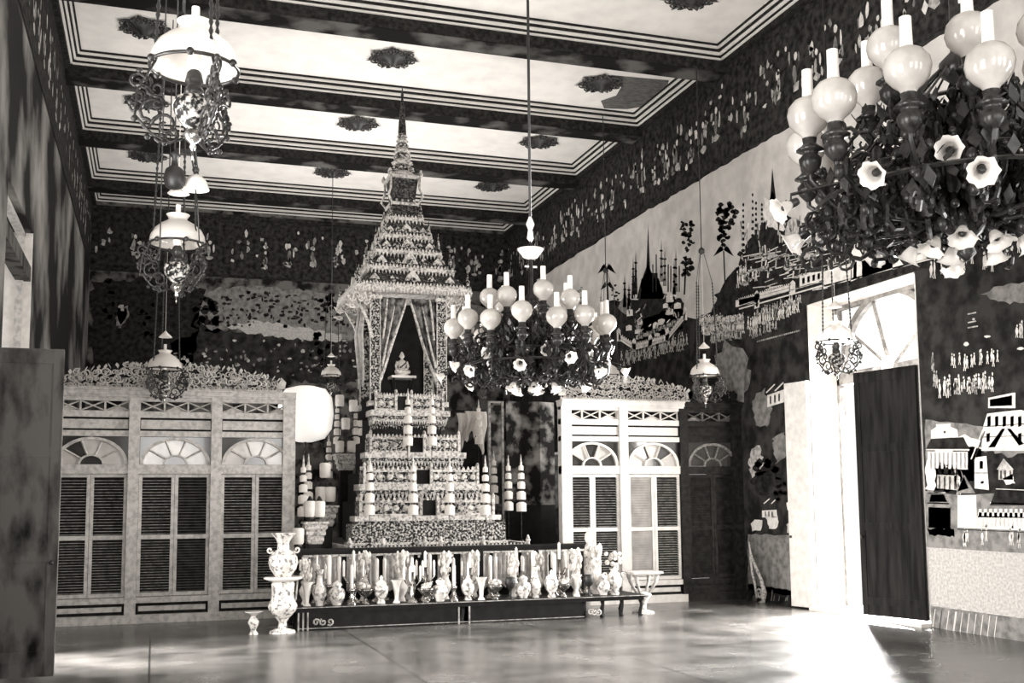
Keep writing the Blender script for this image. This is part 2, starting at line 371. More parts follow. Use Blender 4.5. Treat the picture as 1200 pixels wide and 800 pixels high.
# long white crenellated palace wall climbing to the right
P.k=5
P.poly([(862,352),(888,346),(888,354),(862,360)],1)
parapet([(866,351),(884,345),(908,338),(926,333)],7)
P.poly([(884,362),(884,344),(887,340),(890,344),(890,360)],1); P.poly([(886,360),(886,348),(888,348),(888,359)],0)
P.poly([(925,345),(925,332),(929,328),(932,331),(932,343)],1)
P.poly([(937,336),(937,324),(964,316),(964,328)],1)
for x in (940,946,952,958): P.poly([(x,333-(x-940)*.3),(x,326-(x-940)*.3),(x+3,325-(x-940)*.3),(x+3,332-(x-940)*.3)],0)
P.line((866,362),(966,334),1.6,1); P.line((866,357),(966,329),.8,2)
P.poly([(965,338),(965,318),(998,308),(998,326)],1)
P.poly([(997,330),(997,300),(1003,286),(1010,298),(1010,324)],1); P.poly([(1000,326),(1000,308),(1004,306),(1004,324)],0)
parapet([(1010,306),(1046,296)],18)
P.poly([(1010,325),(1046,314),(1046,295),(1010,305)],1)
P.poly([(1046,316),(1046,292),(1052,286),(1078,282),(1078,306)],1); P.poly([(1052,300),(1052,288),(1070,284),(1070,296)],0)
P.poly([(1078,306),(1078,286),(1110,272),(1122,276),(1122,290),(1100,300)],1); P.poly([(1098,287),(1098,276),(1102,275),(1102,286)],0)
P.rag([(1040,290),(1044,280),(1052,276),(1060,268),(1070,262),(1078,270),(1080,290),(1060,296)],1,1.5,4); P.spot(1068,274,7,7,2,10,.1)
P.line((966,335),(1110,298),2.2,1)
for x in range(1020,1080,5): P.line((x,312-(x-1020)*.26),(x+4,311-(x-1020)*.26),1.2,2)
P.rag([(1105,292),(1118,280),(1140,268),(1150,270),(1140,284),(1120,296)],1,2,4)
P.rag([(1160,268),(1168,252),(1184,244),(1200,246),(1215,240),(1215,282),(1190,284),(1176,280)],1,2.5,5)
P.rag([(1136,278),(1140,262),(1160,258),(1160,272)],2,1,4)
P.crowd((1086,318),(1140,300),9,17,1,1.7); P.crowd((1150,308),(1164,303),3,20,1,2.0); P.crowd((1170,292),(1200,284),6,16,1,1.8)
P.spot(1089,302,4,1.5,1); P.spot(1103,296,4,1.5,1); P.spot(1155,290,5,1.8,1)
# little lines of writing-like strokes are left as plain pale dashes under the wall
for i in range(30):
    x=887+i*1.7; y=401-(x-887)*.26; P.line((x,y),(x+1,y-2),.8,2)
# right part: groups of figures, the pavilion and the walled palace
P.k=1
P.rag([(1150,345),(1170,335),(1200,330),(1215,335),(1215,352),(1180,356)],3,2,5)
P.crowd((1090,425),(1096,424),2,16,2,1.6); P.crowd((1114,424),(1172,417),13,14,1,1.5); P.crowd((1092,445),(1098,444),2,16,2,1.6)
P.crowd((1100,454),(1166,447),17,16,1,1.7); P.crowd((1105,456),(1160,450),10,12,2,1.7); P.crowd((1188,388),(1200,384),3,14,1,1.7)
P.spot(1157,394,4,1.5,1); P.spot(1132,403,3,2.5,1); P.spot(1196,408,4,2,1)
P.line((1134,378),(1144,376),1.5,2); P.line((1134,384),(1146,382),1.5,2); P.line((1134,368),(1144,366),1.5,2); P.spot(1141,374,2,1.4,2)
P.rag([(1084,492),(1215,505),(1215,640),(1088,628)],3,1,8)
P.k=2
P.rag([(1094,540),(1130,520),(1180,535),(1215,530),(1215,600),(1130,590),(1096,600)],0,3,6)
P.rag([(1084,540),(1100,520),(1128,508),(1150,518),(1146,560),(1120,575),(1086,575)],1,2.5,5)
P.k=3
P.poly([(1086,640),(1084,575),(1125,580),(1215,575),(1215,645)],3)
# pavilion
P.poly([(1085,526),(1091,514),(1129,512),(1136,526)],0); P.poly([(1091,514),(1091,504),(1097,500),(1097,497),(1114,496),(1114,500),(1122,503),(1123,512)],1)
P.line((1085,526),(1136,527),1.8,1); P.spot(1107,506,1.5,1.5,0)
P.poly([(1087,548),(1087,529),(1134,529),(1134,550)],1)
for x in range(1091,1134,5): P.line((x,530),(x,549),1,3)
P.crowd((1098,548),(1124,552),7,9,0,1.4); P.poly([(1098,572),(1098,556),(1122,557),(1122,574)],2); P.crowd((1118,560),(1126,575),3,18,1,1.6)
for x in (1101,1107,1113,1119): P.line((x,558),(x,573),1.6,0)
P.poly([(1089,588),(1091,579),(1106,579),(1110,588)],0); P.line((1087,578),(1108,577),1.4,2); P.line((1087,589),(1112,590),1.6,1)
P.poly([(1088,618),(1088,594),(1114,595),(1114,620)],3); P.crowd((1095,612),(1110,613),3,12,1,1.8); P.rag([(1086,620),(1118,618),(1120,628),(1088,627)],1,1.5,4)
# palace tower and roofs
P.k=4
P.poly([(1150,528),(1152,500),(1157,484),(1196,480),(1210,484),(1212,528)],1)
P.poly([(1158,478),(1158,466),(1187,460),(1190,460),(1190,478)],1); P.poly([(1160,476),(1160,468),(1186,463),(1186,475)],0)
P.line((1153,484),(1200,478),2,0); P.line((1150,500),(1205,496),1,3); P.line((1152,512),(1205,510),.8,3)
for x in (1159,1168,1177,1186,1195):
    P.poly([(x-2,500),(x-2,488),(x+2,487),(x+2,499)],0)
for x in (1158,1195): P.poly([(x-2,518),(x-2,508),(x+2,507),(x+2,517)],0)
P.poly([(1158,524),(1174,502),(1178,502),(1166,524)],0); P.poly([(1180,502),(1184,502),(1200,520),(1194,522)],0)
P.line((1152,503),(1138,538),1.5,1); P.line((1154,505),(1141,540),1.2,0)
P.poly([(1142,572),(1142,536),(1156,534),(1159,574)],1); P.poly([(1148,549),(1148,540),(1152,540),(1152,549)],0); P.line((1141,554),(1158,554),1,0); P.spot(1151,565,2,2,0)
P.poly([(1135,572),(1125,548),(1128,560),(1121,576)],3); P.poly([(1130,556),(1121,578),(1143,578)],3)
P.poly([(1168,550),(1176,537),(1188,550)],2); P.poly([(1170,562),(1170,550),(1187,550),(1187,562)],2); 
for x in (1173,1178,1184): P.line((x,551),(x,561),1.6,0)
P.rag([(1176,560),(1186,556),(1190,566),(1178,568)],1,1,3)
P.poly([(1160,592),(1167,573),(1215,575),(1215,592)],0); P.line((1167,573),(1215,575),1.6,1); P.line((1160,589),(1215,591),1.8,1)
P.poly([(1122,618),(1122,580),(1144,580),(1145,619)],1); P.poly([(1145,619),(1145,604),(1215,606),(1215,622)],1)
for i in range(11): x=1147+i*6; P.poly([(x,606),(x,596),(x+3.5,596),(x+3.5,606)],1)
P.poly([(1146,606),(1146,600),(1215,601),(1215,607)],1)
for i in range(13): x=1147+i*5; P.line((x,607),(x,618),.5,2)
P.line((1122,620),(1215,624),1,0)
P.crowd((1128,627),(1134,627),3,14,1,1.5); P.crowd((1150,627),(1156,627),2,13,1,1.4); P.crowd((1182,628),(1198,629),4,16,2,1.7)
# pale ground and the sketched dado
P.k=1
P.poly([(1087,640),(1215,647),(1215,727),(1091,710)],5)
P.k=2
P.poly([(1087,629),(1215,634),(1215,649),(1087,641)],3)
P.poly([(1092,734.5),(1091,709),(1215,726),(1215,759)],3)
P.k=3
for x in list(range(1096,1175,8))+[1104,1121]: P.line((x,713+(x-1092)*.12),(x-3,734+(x-1092)*.17),.8,1)
P.line((1091,709),(1215,726),1.2,2)
# strip between the screen and the door
P.k=1
P.rag([(876,640),(876,625),(934,628),(935,700),(877,690)],3,1,5); P.rag([(876,700),(876,684),(934,692),(935,711),(877,706)],0,1,4)
P.rag([(836,420),(850,400),(872,410),(880,440),(870,470),(842,460)],3,3,5); P.rag([(880,470),(895,455),(905,475),(900,500),(885,500)],3,2,5)
P.rag([(877,530),(890,520),(896,545),(880,560)],2,2,4); P.rag([(905,512),(918,505),(924,530),(910,545)],3,2,4)
P.k=2
P.poly([(899,477),(899,463),(919,456),(919,471)],1); P.line((898,460),(908,450),1.4,1); P.line((908,458),(918,448),1.4,1)
for x in (903,908,913): P.line((x,473-(x-903)*.3),(x,464-(x-903)*.3),1.8,0)
P.poly([(893,606),(893,598),(910,597),(911,606)],1); P.rag([(880,614),(884,608),(893,610),(892,621),(882,622)],1,1,3); P.rag([(897,606),(912,605),(912,618),(902,620)],1,1,3)
for x in (897,901,905): P.line((x,605),(x,599),1.4,0)
P.line((895,590),(902,584),1.2,1); P.line((904,590),(911,583),1.2,1); P.rag([(922,590),(927,584),(929,600),(924,600)],1,1,3); P.rag([(922,615),(929,610),(929,624),(923,624)],2,1,3)
P.tree(897,560,14,22,0); P.tree(915,575,8,14,0)
for i in range(12): x=random.uniform(880,930); P.line((x,random.uniform(690,700)),(x-1,704),.8,3)
P.mb.build('mural', MM, wr)

# back wall mural: dark trees, a pale clearing, small leafy marks
P=Paint('B')
P.rag([(232,350),(250,338),(300,336),(400,344),(440,350),(600,362),(600,380),(430,372),(420,402),(340,392),(300,380),(240,390),(225,380)],3,3,6)
P.rag([(108,330),(200,325),(240,340),(230,400),(225,440),(108,445)],0,3,7)
P.rag([(200,400),(240,385),(330,395),(420,400),(430,450),(200,440)],6,3,7)
P.k=1
P.tree(242,368,15,20,0,30); P.tree(172,372,11,24,0,26); P.tree(130,352,12,24,0,24); P.tree(385,355,10,10,0,18); P.tree(375,410,12,22,0,20)
P.rag([(134,372),(148,358),(152,366),(140,386)],3,2,3); P.rag([(136,362),(145,356),(149,372),(142,380)],5,2,3)
for i in range(150):
    x=random.uniform(256,425); y=random.uniform(342,382); P.spot(x,y,random.uniform(1,3.4),random.uniform(1,2.6),random.choice((0,0,6)),6,.5)
for i in range(110):
    x=random.uniform(205,425); y=random.uniform(398,440); P.spot(x,y,random.uniform(1,3),random.uniform(1,2.4),random.choice((3,3,2,0)),6,.5)
for i in range(90):
    x=random.uniform(400,600); y=random.uniform(350,450); P.spot(x,y,random.uniform(1,3),random.uniform(1,2.6),random.choice((3,0,0)),6,.5)
P.rag([(262,382),(300,375),(345,382),(400,392),(398,400),(340,396),(290,390)],5,2,4)
P.mb.build('mural', MM, wb)

# ---------------------------------------------------------------- left wall: window and the open door leaf
fr=MB(); y0,y1,z0,z1=13.3,16.05,3.2,5.4; xo=XL-.10
fr.box((xo-.10,y0,z0),(xo,y0+.10,z1)); fr.box((xo-.10,y1-.10,z0),(xo,y1,z1)); fr.box((xo-.1,y0,z0),(xo,y1,z0+.1)); fr.box((xo-.1,y0,z1-.06),(xo,y1,z1)); fr.box((xo-.1,y0,4.72),(xo+.09,y1,4.92),1)
wn=struct(fr.build('window_1', [WORN,DWOOD]))
rv=MB(); rv.box((XL-.6,y1-.02,z0),(XL,y1,z1)); rv.box((XL-.6,y0,z0),(XL,y1,z0+.02)); struct(rv.build('trim_32', WHITE))
rb=MB(); rb.box((XR+.47,DY0,3.38),(XR+.57,DY1,3.56)); rb.box((XR+.47,DY0,4.54),(XR+.57,DY1,DZ))
rb.box((XR+.47,DY1-.08,0),(XR+.57,DY1,DZ)); rb.box((XR+.47,DY0,0),(XR+.57,DY0+.08,DZ))
cy=(DY0+DY1)/2; R=1.08
for i in range(20):
    a,b2=pi*i/20,pi*(i+1)/20
    rb.prism([(R*cos(a),R*sin(a)),(R*cos(b2),R*sin(b2)),((R+.10)*cos(b2),(R+.10)*sin(b2)),((R+.1)*cos(a),(R+.1)*sin(a))],(XR+.48,cy,3.50),(0,1,0),(0,0,1),(.08,0,0))
for a in (pi*.2,pi*.4,pi*.8): rb.tube([(XR+.52,cy+.1*cos(a),3.5+.1*sin(a)),(XR+.52,cy+R*cos(a),3.5+R*sin(a))],.03,4)
d3=struct(rb.build('door_1', MID))
hb=MB(); hb.ball((XR+.47,cy,3.55),.13,0,12,8,(.5,1,1)); hb.build('fanlight_hub', WHITE, d3)
gl=MB(); gl.add([(XR+.54,DY0+.08,3.56),(XR+.54,DY1-.08,3.56),(XR+.54,DY1-.08,4.54),(XR+.54,DY0+.08,4.54)],[(0,1,2,3)])
gm=bpy.data.materials.new('clear_glass'); gm.use_nodes=True; nn=gm.node_tree.nodes; tb=nn.new('ShaderNodeBsdfTransparent'); gb=nn.new('ShaderNodeBsdfGlossy'); gb.inputs['Roughness'].default_value=.02
mxs=nn.new('ShaderNodeMixShader'); mxs.inputs[0].default_value=.03; gm.node_tree.links.new(tb.outputs[0],mxs.inputs[1]); gm.node_tree.links.new(gb.outputs[0],mxs.inputs[2]); gm.node_tree.links.new(mxs.outputs[0],nn['Material Output'].inputs['Surface'])
gl.build('glass_pane', gm, d3)
# white linings of the door reveal
rv=MB(); rv.box((XR+.0,DY1-.02,0),(XR+.58,DY1,DZ)); rv.box((XR,DY0,0),(XR+.58,DY0+.02,DZ)); rv.box((XR,DY0,DZ-.02),(XR+.58,DY1,DZ)); struct(rv.build('trim_31', WHITE))
# threshold
struct(MB().box((XR-.16,DY0,0),(XR+.7,DY1,.05)).build('trim_30', WHITE))
# fan transom that sits between opening and leaves
def leaf(name, label, hinge, ang, w, h, mats, cat='door leaf', z0=.06, rows=(.06,.36,.68,.97)):
    r=thing(name, label, cat, (hinge[0],hinge[1],z0), ang)
    mb=MB(); t=.05
    mb.box((0,-t/2,0),(w,t/2,h))
    mb.build('door_board', mats[0], r)
    pn=MB(); s=.09
    for sgn in (-1,1):
        y=sgn*(t/2); ya,yb=(y,y+.012*sgn) if sgn>0 else (y+.012*sgn,y)
        pn.box((0,ya,0),(s,yb,h)); pn.box((w-s,ya,0),(w,yb,h))
        for q in rows: pn.box((s,ya,h*q-.05),(w-s,yb,h*q+.05))
    pn.build('door_frame', mats[1], r)
    kb=MB(); kb.ball((w-.05,-t/2-.03,1.05),.022); kb.ball((w-.05,t/2+.03,1.05),.022); kb.build('door_knob', BRONZE, r)
    return r
leaf('door_leaf','dark wooden door leaf standing open at the left edge of the hall',(XL+.02,11.2),0,.80,3.08,(DWOOD,DWOOD),z0=.05)
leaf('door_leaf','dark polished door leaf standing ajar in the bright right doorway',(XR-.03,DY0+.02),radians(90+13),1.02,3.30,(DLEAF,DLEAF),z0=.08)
lw=leaf('door_leaf','tall bright white door leaf folded back beside the right doorway',(XR-.04,DY1),radians(90+10),.48,3.42,(WHITE,WHITE),z0=.03)
# ---------------------------------------------------------------- louvred partitions
def screen(name, label, x0, nb, bw, humps, dark=(), WHITE=WHITE):
    """partition in the plane y=YS, bays of width bw starting at x0"""
    r=thing(name, label, 'partition', (x0,YS,0))
    W=nb*bw; fr=MB(); y0,y1=-.06,.06
    def hz(z0,z1,d=.06,m=0,xa=0,xb=W): fr.box((xa,-d,z0),(xb,d,z1),m)
    for b in range(nb):
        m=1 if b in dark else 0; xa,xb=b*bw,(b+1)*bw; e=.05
        for z0_,z1_,d in ((0,.12,.09),(.28,.36,.07),(2.09,2.22,.07),(2.62,2.70,.06),(2.89,2.98,.06),(3.13,3.18,.06)): hz(z0_,z1_,d,m,xa,xb)
        fr.box((xa+e,-.01,.12),(xb-e,.03,.28),2); fr.box((xa+e+.06,-.035,.165),(xb-e-.06,-.01,.235),m)
        fr.box((xa+e,.0,2.70),(xb-e,.03,2.89),2); fr.box((xa+e+.035,-.03,2.73),(xb-e-.035,0,2.86),m)
    for b in range(nb+1):
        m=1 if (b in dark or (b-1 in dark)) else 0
        w=.075 if 0<b<nb else .09
        xc=min(max(b*bw,w),W-w); fr.box((xc-w,-.085,0),(xc+w,.085,3.18),m)
    o=fr.build('frame', [WHITE,DBAY,PLATE], r)
    co_=MB(); a=0
    for z0_,z1_,d in ((3.18,3.21,.10),(3.21,3.27,.13),(3.27,3.29,.16)):
        for b in range(nb): co_.box((b*bw,-d,z0_),((b+1)*bw,d,z1_),1 if b in dark else 0)
    co_.build('cornice', [WHITE,DBAY], r)
    for b in range(nb):
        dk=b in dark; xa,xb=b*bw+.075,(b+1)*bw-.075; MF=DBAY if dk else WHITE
        # lattice lights
        lt=MB(); n=3; w=(xb-xa)/n
        for i in range(n):
            p,q=xa+i*w,xa+(i+1)*w
            lt.box((q-.012,-.02,2.98),(q+.012,.02,3.13)); lt.tube([(p,0,2.985),(q,0,3.125)],.011,4); lt.tube([(p,0,3.125),(q,0,2.985)],.011,4)
            if (i+b)%2==0: lt.prism([(p+.02,2.98),(q-.02,2.98),((p+q)/2,3.05)],(0,.012,0),(1,0,0),(0,0,1),(0,.01,0))
        lt.build('lattice', DEDGE if dk else WHITE, r)
        # fanlight
        fn=MB(); xc=(xa+xb)/2; R=(xb-xa)/2-.005; H=.385; zc=2.225
        for i in range(18):
            a0,a1=pi*i/18,pi*(i+1)/18
            for (ra,rb_) in ((.90,1.0),(.30,.36)):
                fn.prism([(xc+R*ra*cos(a0),zc+H*ra*sin(a0)),(xc+R*rb_*cos(a0),zc+H*rb_*sin(a0)),(xc+R*rb_*cos(a1),zc+H*rb_*sin(a1)),(xc+R*ra*cos(a1),zc+H*ra*sin(a1))],(0,-.045,0),(1,0,0),(0,0,1),(0,.06,0))
        angs=[pi*.0]+[pi*t for t in (.2,.4,.6,.8)]+[pi]
        for a_ in angs[1:-1]: fn.tube([(xc+R*.35*cos(a_),-.02,zc+H*.35*sin(a_)),(xc+R*.92*cos(a_),-.02,zc+H*.92*sin(a_))],.016,4)
        fo=fn.build('fanlight', DEDGE if dk else WHITE, r)
        gp=MB()
        for j in range(5):
            a0,a1=angs[j],angs[j+1]; pts=[(xc+R*.33*cos(a0),zc+H*.33*sin(a0))]+[(xc+R*.93*cos(a0+(a1-a0)*t/4),zc+H*.93*sin(a0+(a1-a0)*t/4)) for t in range(5)]+[(xc+R*.33*cos(a1),zc+H*.33*sin(a1))]
            gp.prism(pts,(0,.02,0),(1,0,0),(0,0,1),(0,.006,0),1 if dk or (j+b+(2 if nb>3 else 0))%2==(0 if x0>3 else 1) and x0>3 else (1 if (x0<3 and (b*5+j) in (3,)) else 0))
        gp.prism([(xc+R*.31*cos(pi*t/8),zc+H*.31*sin(pi*t/8)) for t in range(9)],(0,.02,0),(1,0,0),(0,0,1),(0,.006,0),1)
        # corner spandrels
        for sg in (-1,1):
            pts=[(xc+sg*R,2.62),(xc+sg*.02,2.62)]+[(xc+sg*R*sin(pi/2*t/6),zc+H*cos(pi/2*t/6)) for t in range(7)]+[(xc+sg*R,zc)]
            gp.prism(pts,(0,.0,0),(1,0,0),(0,0,1),(0,.02,0),1)
        gp.build('pane', [PANEG,PANED], fo)
        # two louvred shutters
        hw=(xb-xa)/2
        for k in range(2):
            p,q=xa+k*hw,xa+(k+1)*hw; sh=MB(); s=.048
            sh.box((p+.003,-.03,.37),(p+s,.03,2.085)); sh.box((q-s,-.03,.37),(q-.003,.03,2.085))
            for za,zb in ((.37,.42),(1.165,1.225),(2.04,2.085)): sh.box((p+s,-.03,za),(q-s,.03,zb))
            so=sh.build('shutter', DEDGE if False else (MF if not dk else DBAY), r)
            lv=MB()
            lv.box((p+s,.012,.42),(q-s,.02,2.04),0)
            pale=(x0>3 and ((b==1 and k==0)))
            for zz0,zz1 in ((.43,1.16),(1.235,2.03)):
                n=19
                for i in range(n):
                    z=zz0+(zz1-zz0)*(i+.5)/n
                    lv.add([(p+s,-.020,z-.014),(q-s,-.020,z-.014),(q-s,.012,z+.020),(p+s,.012,z+.020)],[(0,1,2,3)],0)
                    lv.add([(p+s,-.0215,z-.018),(q-s,-.0215,z-.018),(q-s,-.0195,z-.0125),(p+s,-.0195,z-.0125)],[(0,1,2,3)],1 if not dk else 0)
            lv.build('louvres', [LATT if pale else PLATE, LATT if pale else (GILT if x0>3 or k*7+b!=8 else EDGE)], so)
    # carved crest: dense scroll foliage
    for part,(hx0,hx1,hh,m) in enumerate(humps):
        cr_=MB(); n=int((hx1-hx0)/.045)
        def env(x):
            t=(x-hx0)/(hx1-hx0); return .13+hh*max(0,sin(pi*t))**.55
        cr_.box((hx0,-.02,3.29),(hx1,.02,3.33))
        for i in range(n):
            x=hx0+(hx1-hx0)*(i+.5)/n; e=env(x)
            for z in ([.05,.15,.25,.34] if e>.3 else [.05,.14,.22] if e>.2 else [.05]):
                if z<e-.02:
                    R_=random.uniform(.035,.065); U=(1,0,0); sg=random.choice((-1,1))
                    cr_.tube(spiral((x+random.uniform(-.02,.02),random.uniform(-.02,.02),3.29+z+random.uniform(-.02,.02)),U,(0,random.uniform(-.25,.25),1),R_,random.uniform(.9,1.4),random.random()*6.28,9,sg),.013,4,r1=.006)
            if i%2==0:
                a=random.uniform(.3,2.8); cr_.prism([(0,0),(.028,.05),(0,.085),(-.028,.05)],(x,-.03,3.29+e-.05),(sin(a)*1.0,0,cos(a)*.4),(cos(a)*.6,0,1),(0,.02,0))
        ks=[hx0+.02,(hx0+hx1)/2,hx1-.02]
        for x in ks: cr_.prism([(-.05,0),(.05,0),(.07,.10),(0,.17),(-.07,.10)],(x,-.03,3.29+env(x)-.10),(1,0,0),(0,0,1),(0,.03,0))
        cr_.build('crest', m, r)
    return r
BW=1.095
xs0=1.98-3*1.13
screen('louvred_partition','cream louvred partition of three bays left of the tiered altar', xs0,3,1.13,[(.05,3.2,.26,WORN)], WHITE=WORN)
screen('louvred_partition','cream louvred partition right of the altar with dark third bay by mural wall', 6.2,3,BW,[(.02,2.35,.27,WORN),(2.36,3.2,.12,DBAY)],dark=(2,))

# ---------------------------------------------------------------- ceiling rosettes
def rosette():
    r=thing('ceiling_rosette','','ceiling ornament',(0,0,0))
    mb=MB(); mb.lathe([(.02,-.16),(.09,-.13),(.12,-.08),(.20,-.05),(.30,0)],n=14)
    mb.build('boss', IRON, r)
    lf=MB()
    for k in range(14):
        a=2*pi*k/14; L=.46 if k%2==0 else .36; u=Vector((cos(a),sin(a),0)); v=Vector((-sin(a),cos(a),0))
        for p in (-1,1):
            lf.tube(spiral(u*(L*.72)+v*.06*p+Vector((0,0,-.03)),u,v*p,.085,1.2,0,9),.017,4,r1=.008)
        lf.add([tuple(u*.12+v*.04+Vector((0,0,-.04))),tuple(u*L*.8+v*.06+Vector((0,0,-.02))),tuple(u*L*1.1+Vector((0,0,-.03))),tuple(u*L*.8-v*.06+Vector((0,0,-.02))),tuple(u*.12-v*.04+Vector((0,0,-.04)))],[(0,1,2,3,4)],0)
    lf.build('leaf_ring', [GDK], r)
    return r
ros=rosette(); used=False
rowname={7.93:'right-hand row',3.89:'middle row',-.32:'left-hand row'}
ordn=['nearest to the viewer','second from the front','third from the front','fourth from the front','farthest, by the back wall']
for X in (7.93,3.89,-.32):
    for k,Y in enumerate((14.75,18.45,21.95,25.45,28.3)[0 if X>7 else 1:]):
        if X<0 and k==3: continue
        place(ros,used,(X,Y,ZC),'dark leafy ceiling rosette of the %s, %s'%(rowname[X],ordn[k]),group='ceiling rosettes'); used=True

# ---------------------------------------------------------------- chandeliers
def glass_lamp(mb_burn):
    pass
def make_chandelier():
    r=thing('chandelier','','chandelier',(0,0,0))
    mb=MB(); mb.tube([(0,0,1.45),(0,0,6.67)],.016,6); mb.build('hanging_rod', IRON, r)
    c=MB()
    c.lathe([(.01,-.02),(.05,.02),(.03,.08),(.10,.14),(.16,.22),(.14,.32),(.06,.38),(.045,.5),(.10,.56),(.12,.64),(.05,.72),(.035,.95),(.09,1.0),(.09,1.06),(.03,1.12),(.02,1.62),(.035,1.66),(.01,1.7)],n=16)
    c.build('column', BRONZE, r)
    d=MB(); d.lathe([(.02,1.50),(.08,1.52),(.14,1.60),(.15,1.62),(.02,1.58)],n=16); d.lathe([(.01,1.7),(.04,1.74),(.025,1.84),(.05,1.9),(.01,2.0)],n=8)
    d.tube([(-.07,0,1.42),(.07,0,1.42)],.012,5)
    d.build('dish', PORCW, r)
    gprof=[(.034,0),(.045,.02),(.075,.045),(.103,.08),(.113,.125),(.104,.17),(.076,.205),(.046,.22),(.038,.225)]
    def lamp_arm(a, R, zt, big):
        u=Vector((cos(a),sin(a),0)); v=Vector((-sin(a),cos(a),0)); Z=Vector((0,0,1))
        am=MB(); z0=.26 if big else .62
        pts=[u*.08+Z*z0, u*(R*.3)+Z*(z0-.10), u*(R*.6)+Z*(z0-.10), u*(R*.85)+Z*(z0+.02), u*R+Z*(zt-.22), u*R+Z*(zt-.08)]
        sm=[]
        for i in range(len(pts)-1):
            for t in range(4): sm.append(pts[i].lerp(pts[i+1],t/4))
        sm.append(pts[-1]); am.tube(sm,.014,5)
        o=am.build('arm', BRONZE, r)
        fg=MB()
        for i in range(15 if big else 9):
            t=.18+.8*(i/14 if big else i/8); q=u*(R*t)+Z*(z0+random.uniform(-.18,.22)*(.4+.6*t))
            w=v*random.choice((0,1))*.8+u*1.0
            fg.tube(spiral(q,w.normalized(),Z,random.uniform(.05,.11),1.35,random.random()*6.28,12,random.choice((-1,1))),.014,4,r1=.006)
        for i in range(14):
            t=random.uniform(.25,1.0); q=u*(R*t)+Z*(z0+random.uniform(-.14,.22))+v*random.uniform(-.08,.08)
            fg.ball(tuple(q),random.uniform(.018,.034),n=6,k=4,sc=(1,1,1.3))
        for i in range(16):
            t=random.uniform(.3,1.05); q=u*(R*t)+v*random.uniform(-.1,.1)
            fg.prism([(0,0),(.03,.045),(0,.10),(-.03,.045)],tuple(q+Z*(z0+random.uniform(-.1,.15))),tuple(v),tuple(Z+u*random.uniform(-.6,.6)),tuple(u*.006))
        fg.build('filigree', BRONZE, o)
        bm=MB(); p=u*R+Z*(zt-.20)
        bm.lathe([(.01,0),(.03,.02),(.055,.05),(.062,.085),(.04,.11),(.045,.13),(.075,.135),(.05,.155),(.035,.17),(.04,.20)],tuple(p),n=10)
        bm.build('burner', BRONZE, r)
        gb=MB(); gb.lathe(gprof,tuple(u*R+Z*zt),n=16,cap=False); go=gb.build('glass_globe', OPALG, r)
        ch=MB(); ch.lathe([(.028,.10),(.032,.22),(.030,.26),(.029,.375)],tuple(u*R+Z*zt),n=10,cap=False); ch.build('chimney', PORCW, go)
    for k in range(14): lamp_arm(2*pi*(k+.5)/14, .80 if k%3 else .86, .60+.05*(k%2), True)
    for k in range(7): lamp_arm(2*pi*(k+.2)/7, .46, .90+.05*(k%2), False)
    def bell(a, R, z, tilt, s):
        u=Vector((cos(a),sin(a),0)); base=u*R+Vector((0,0,z))
        d=(u*sin(tilt)-Vector((0,0,1))*cos(tilt)).normalized()
        Mx=Matrix.Translation(base) @ d.to_track_quat('Z','Y').to_matrix().to_4x4() @ Matrix.Scale(s,4)
        b_=MB(); b_.M=Mx; b_.lathe([(.022,0),(.034,.02),(.048,.06),(.052,.085),(.075,.105),(.088,.108)],n=20,cap=False,wave=.10,waves=7)
        bo=b_.build('glass_bell', OPAL, r)
        h=MB(); h.M=Mx; h.ball((0,0,.045),.027,n=8,k=6,sc=(1,1,1.3)); h.lathe([(.026,-.05),(.03,0),(.02,.01)],n=8); h.build('socket', BRONZE, bo)
        s_=MB(); s_.tube([u*(R*.35)+Vector((0,0,z+.16)), u*(R*.7)+Vector((0,0,z+.13)), base+Vector((0,0,.05)), base],.009,4); s_.build('bell_arm', BRONZE, r)
    for k in range(12): bell(2*pi*(k+.1)/12, .98 if k%2 else .84, .24+.06*(k%3==0)-.05*(k%3==1), radians(62), .78)
    for k in range(6): bell(2*pi*(k+.4)/6, .60, .40, radians(80), .75)
    for k in range(7): bell(2*pi*k/7, .17 if k%2 else .27, .10, radians(30), .8)
    # central filigree basket
    fb=MB()
    for k in range(300):
        a=random.random()*6.28; R=random.uniform(.08,.62); z=random.uniform(.12,.80)*(1-.35*R)+.05
        u=Vector((cos(a),sin(a),0)); 
        fb.tube(spiral(u*R+Vector((0,0,z)),u,Vector((random.uniform(-.3,.3),random.uniform(-.3,.3),1)),random.uniform(.05,.11),1.3,random.random()*6.28,10,random.choice((-1,1))),.013,4,r1=.006)
    for k in range(260):
        a=random.random()*6.28; R=random.uniform(.1,.8); fb.ball((R*cos(a),R*sin(a),random.uniform(.15,.62)),random.uniform(.012,.03),n=6,k=4)
    for k in range(260):
        a=random.random()*6.28; R=random.uniform(.1,.78); z=random.uniform(.18,.95-.4*R); u=Vector((cos(a),sin(a),0)); v=Vector((-sin(a),cos(a),0)); h=random.uniform(.03,.06)
        fb.prism([(0,0),(h*.5,h*.6),(h*.3,h*1.2),(0,h*1.7),(-h*.3,h*1.2),(-h*.5,h*.6)],tuple(u*R+Vector((0,0,z))),tuple(v),tuple(Vector((0,0,1))+u*random.uniform(-1,1)+v*random.uniform(-.6,.6)),tuple(u*.005))
    for z,R in ((.45,.55),(.30,.75),(.80,.30)):
        fb.tube([(R*cos(2*pi*i/32),R*sin(2*pi*i/32),z) for i in range(33)],.012,4)
    for k in range(10):
        a=2*pi*k/10; fb.tube([(.06*cos(a),.06*sin(a),1.05),(.3*cos(a),.3*sin(a),.82),(.55*cos(a),.55*sin(a),.5),(.75*cos(a),.75*sin(a),.3)],.008,4)
    fb.build('filigree_basket', [BRONZE], r)
    fl_=MB()
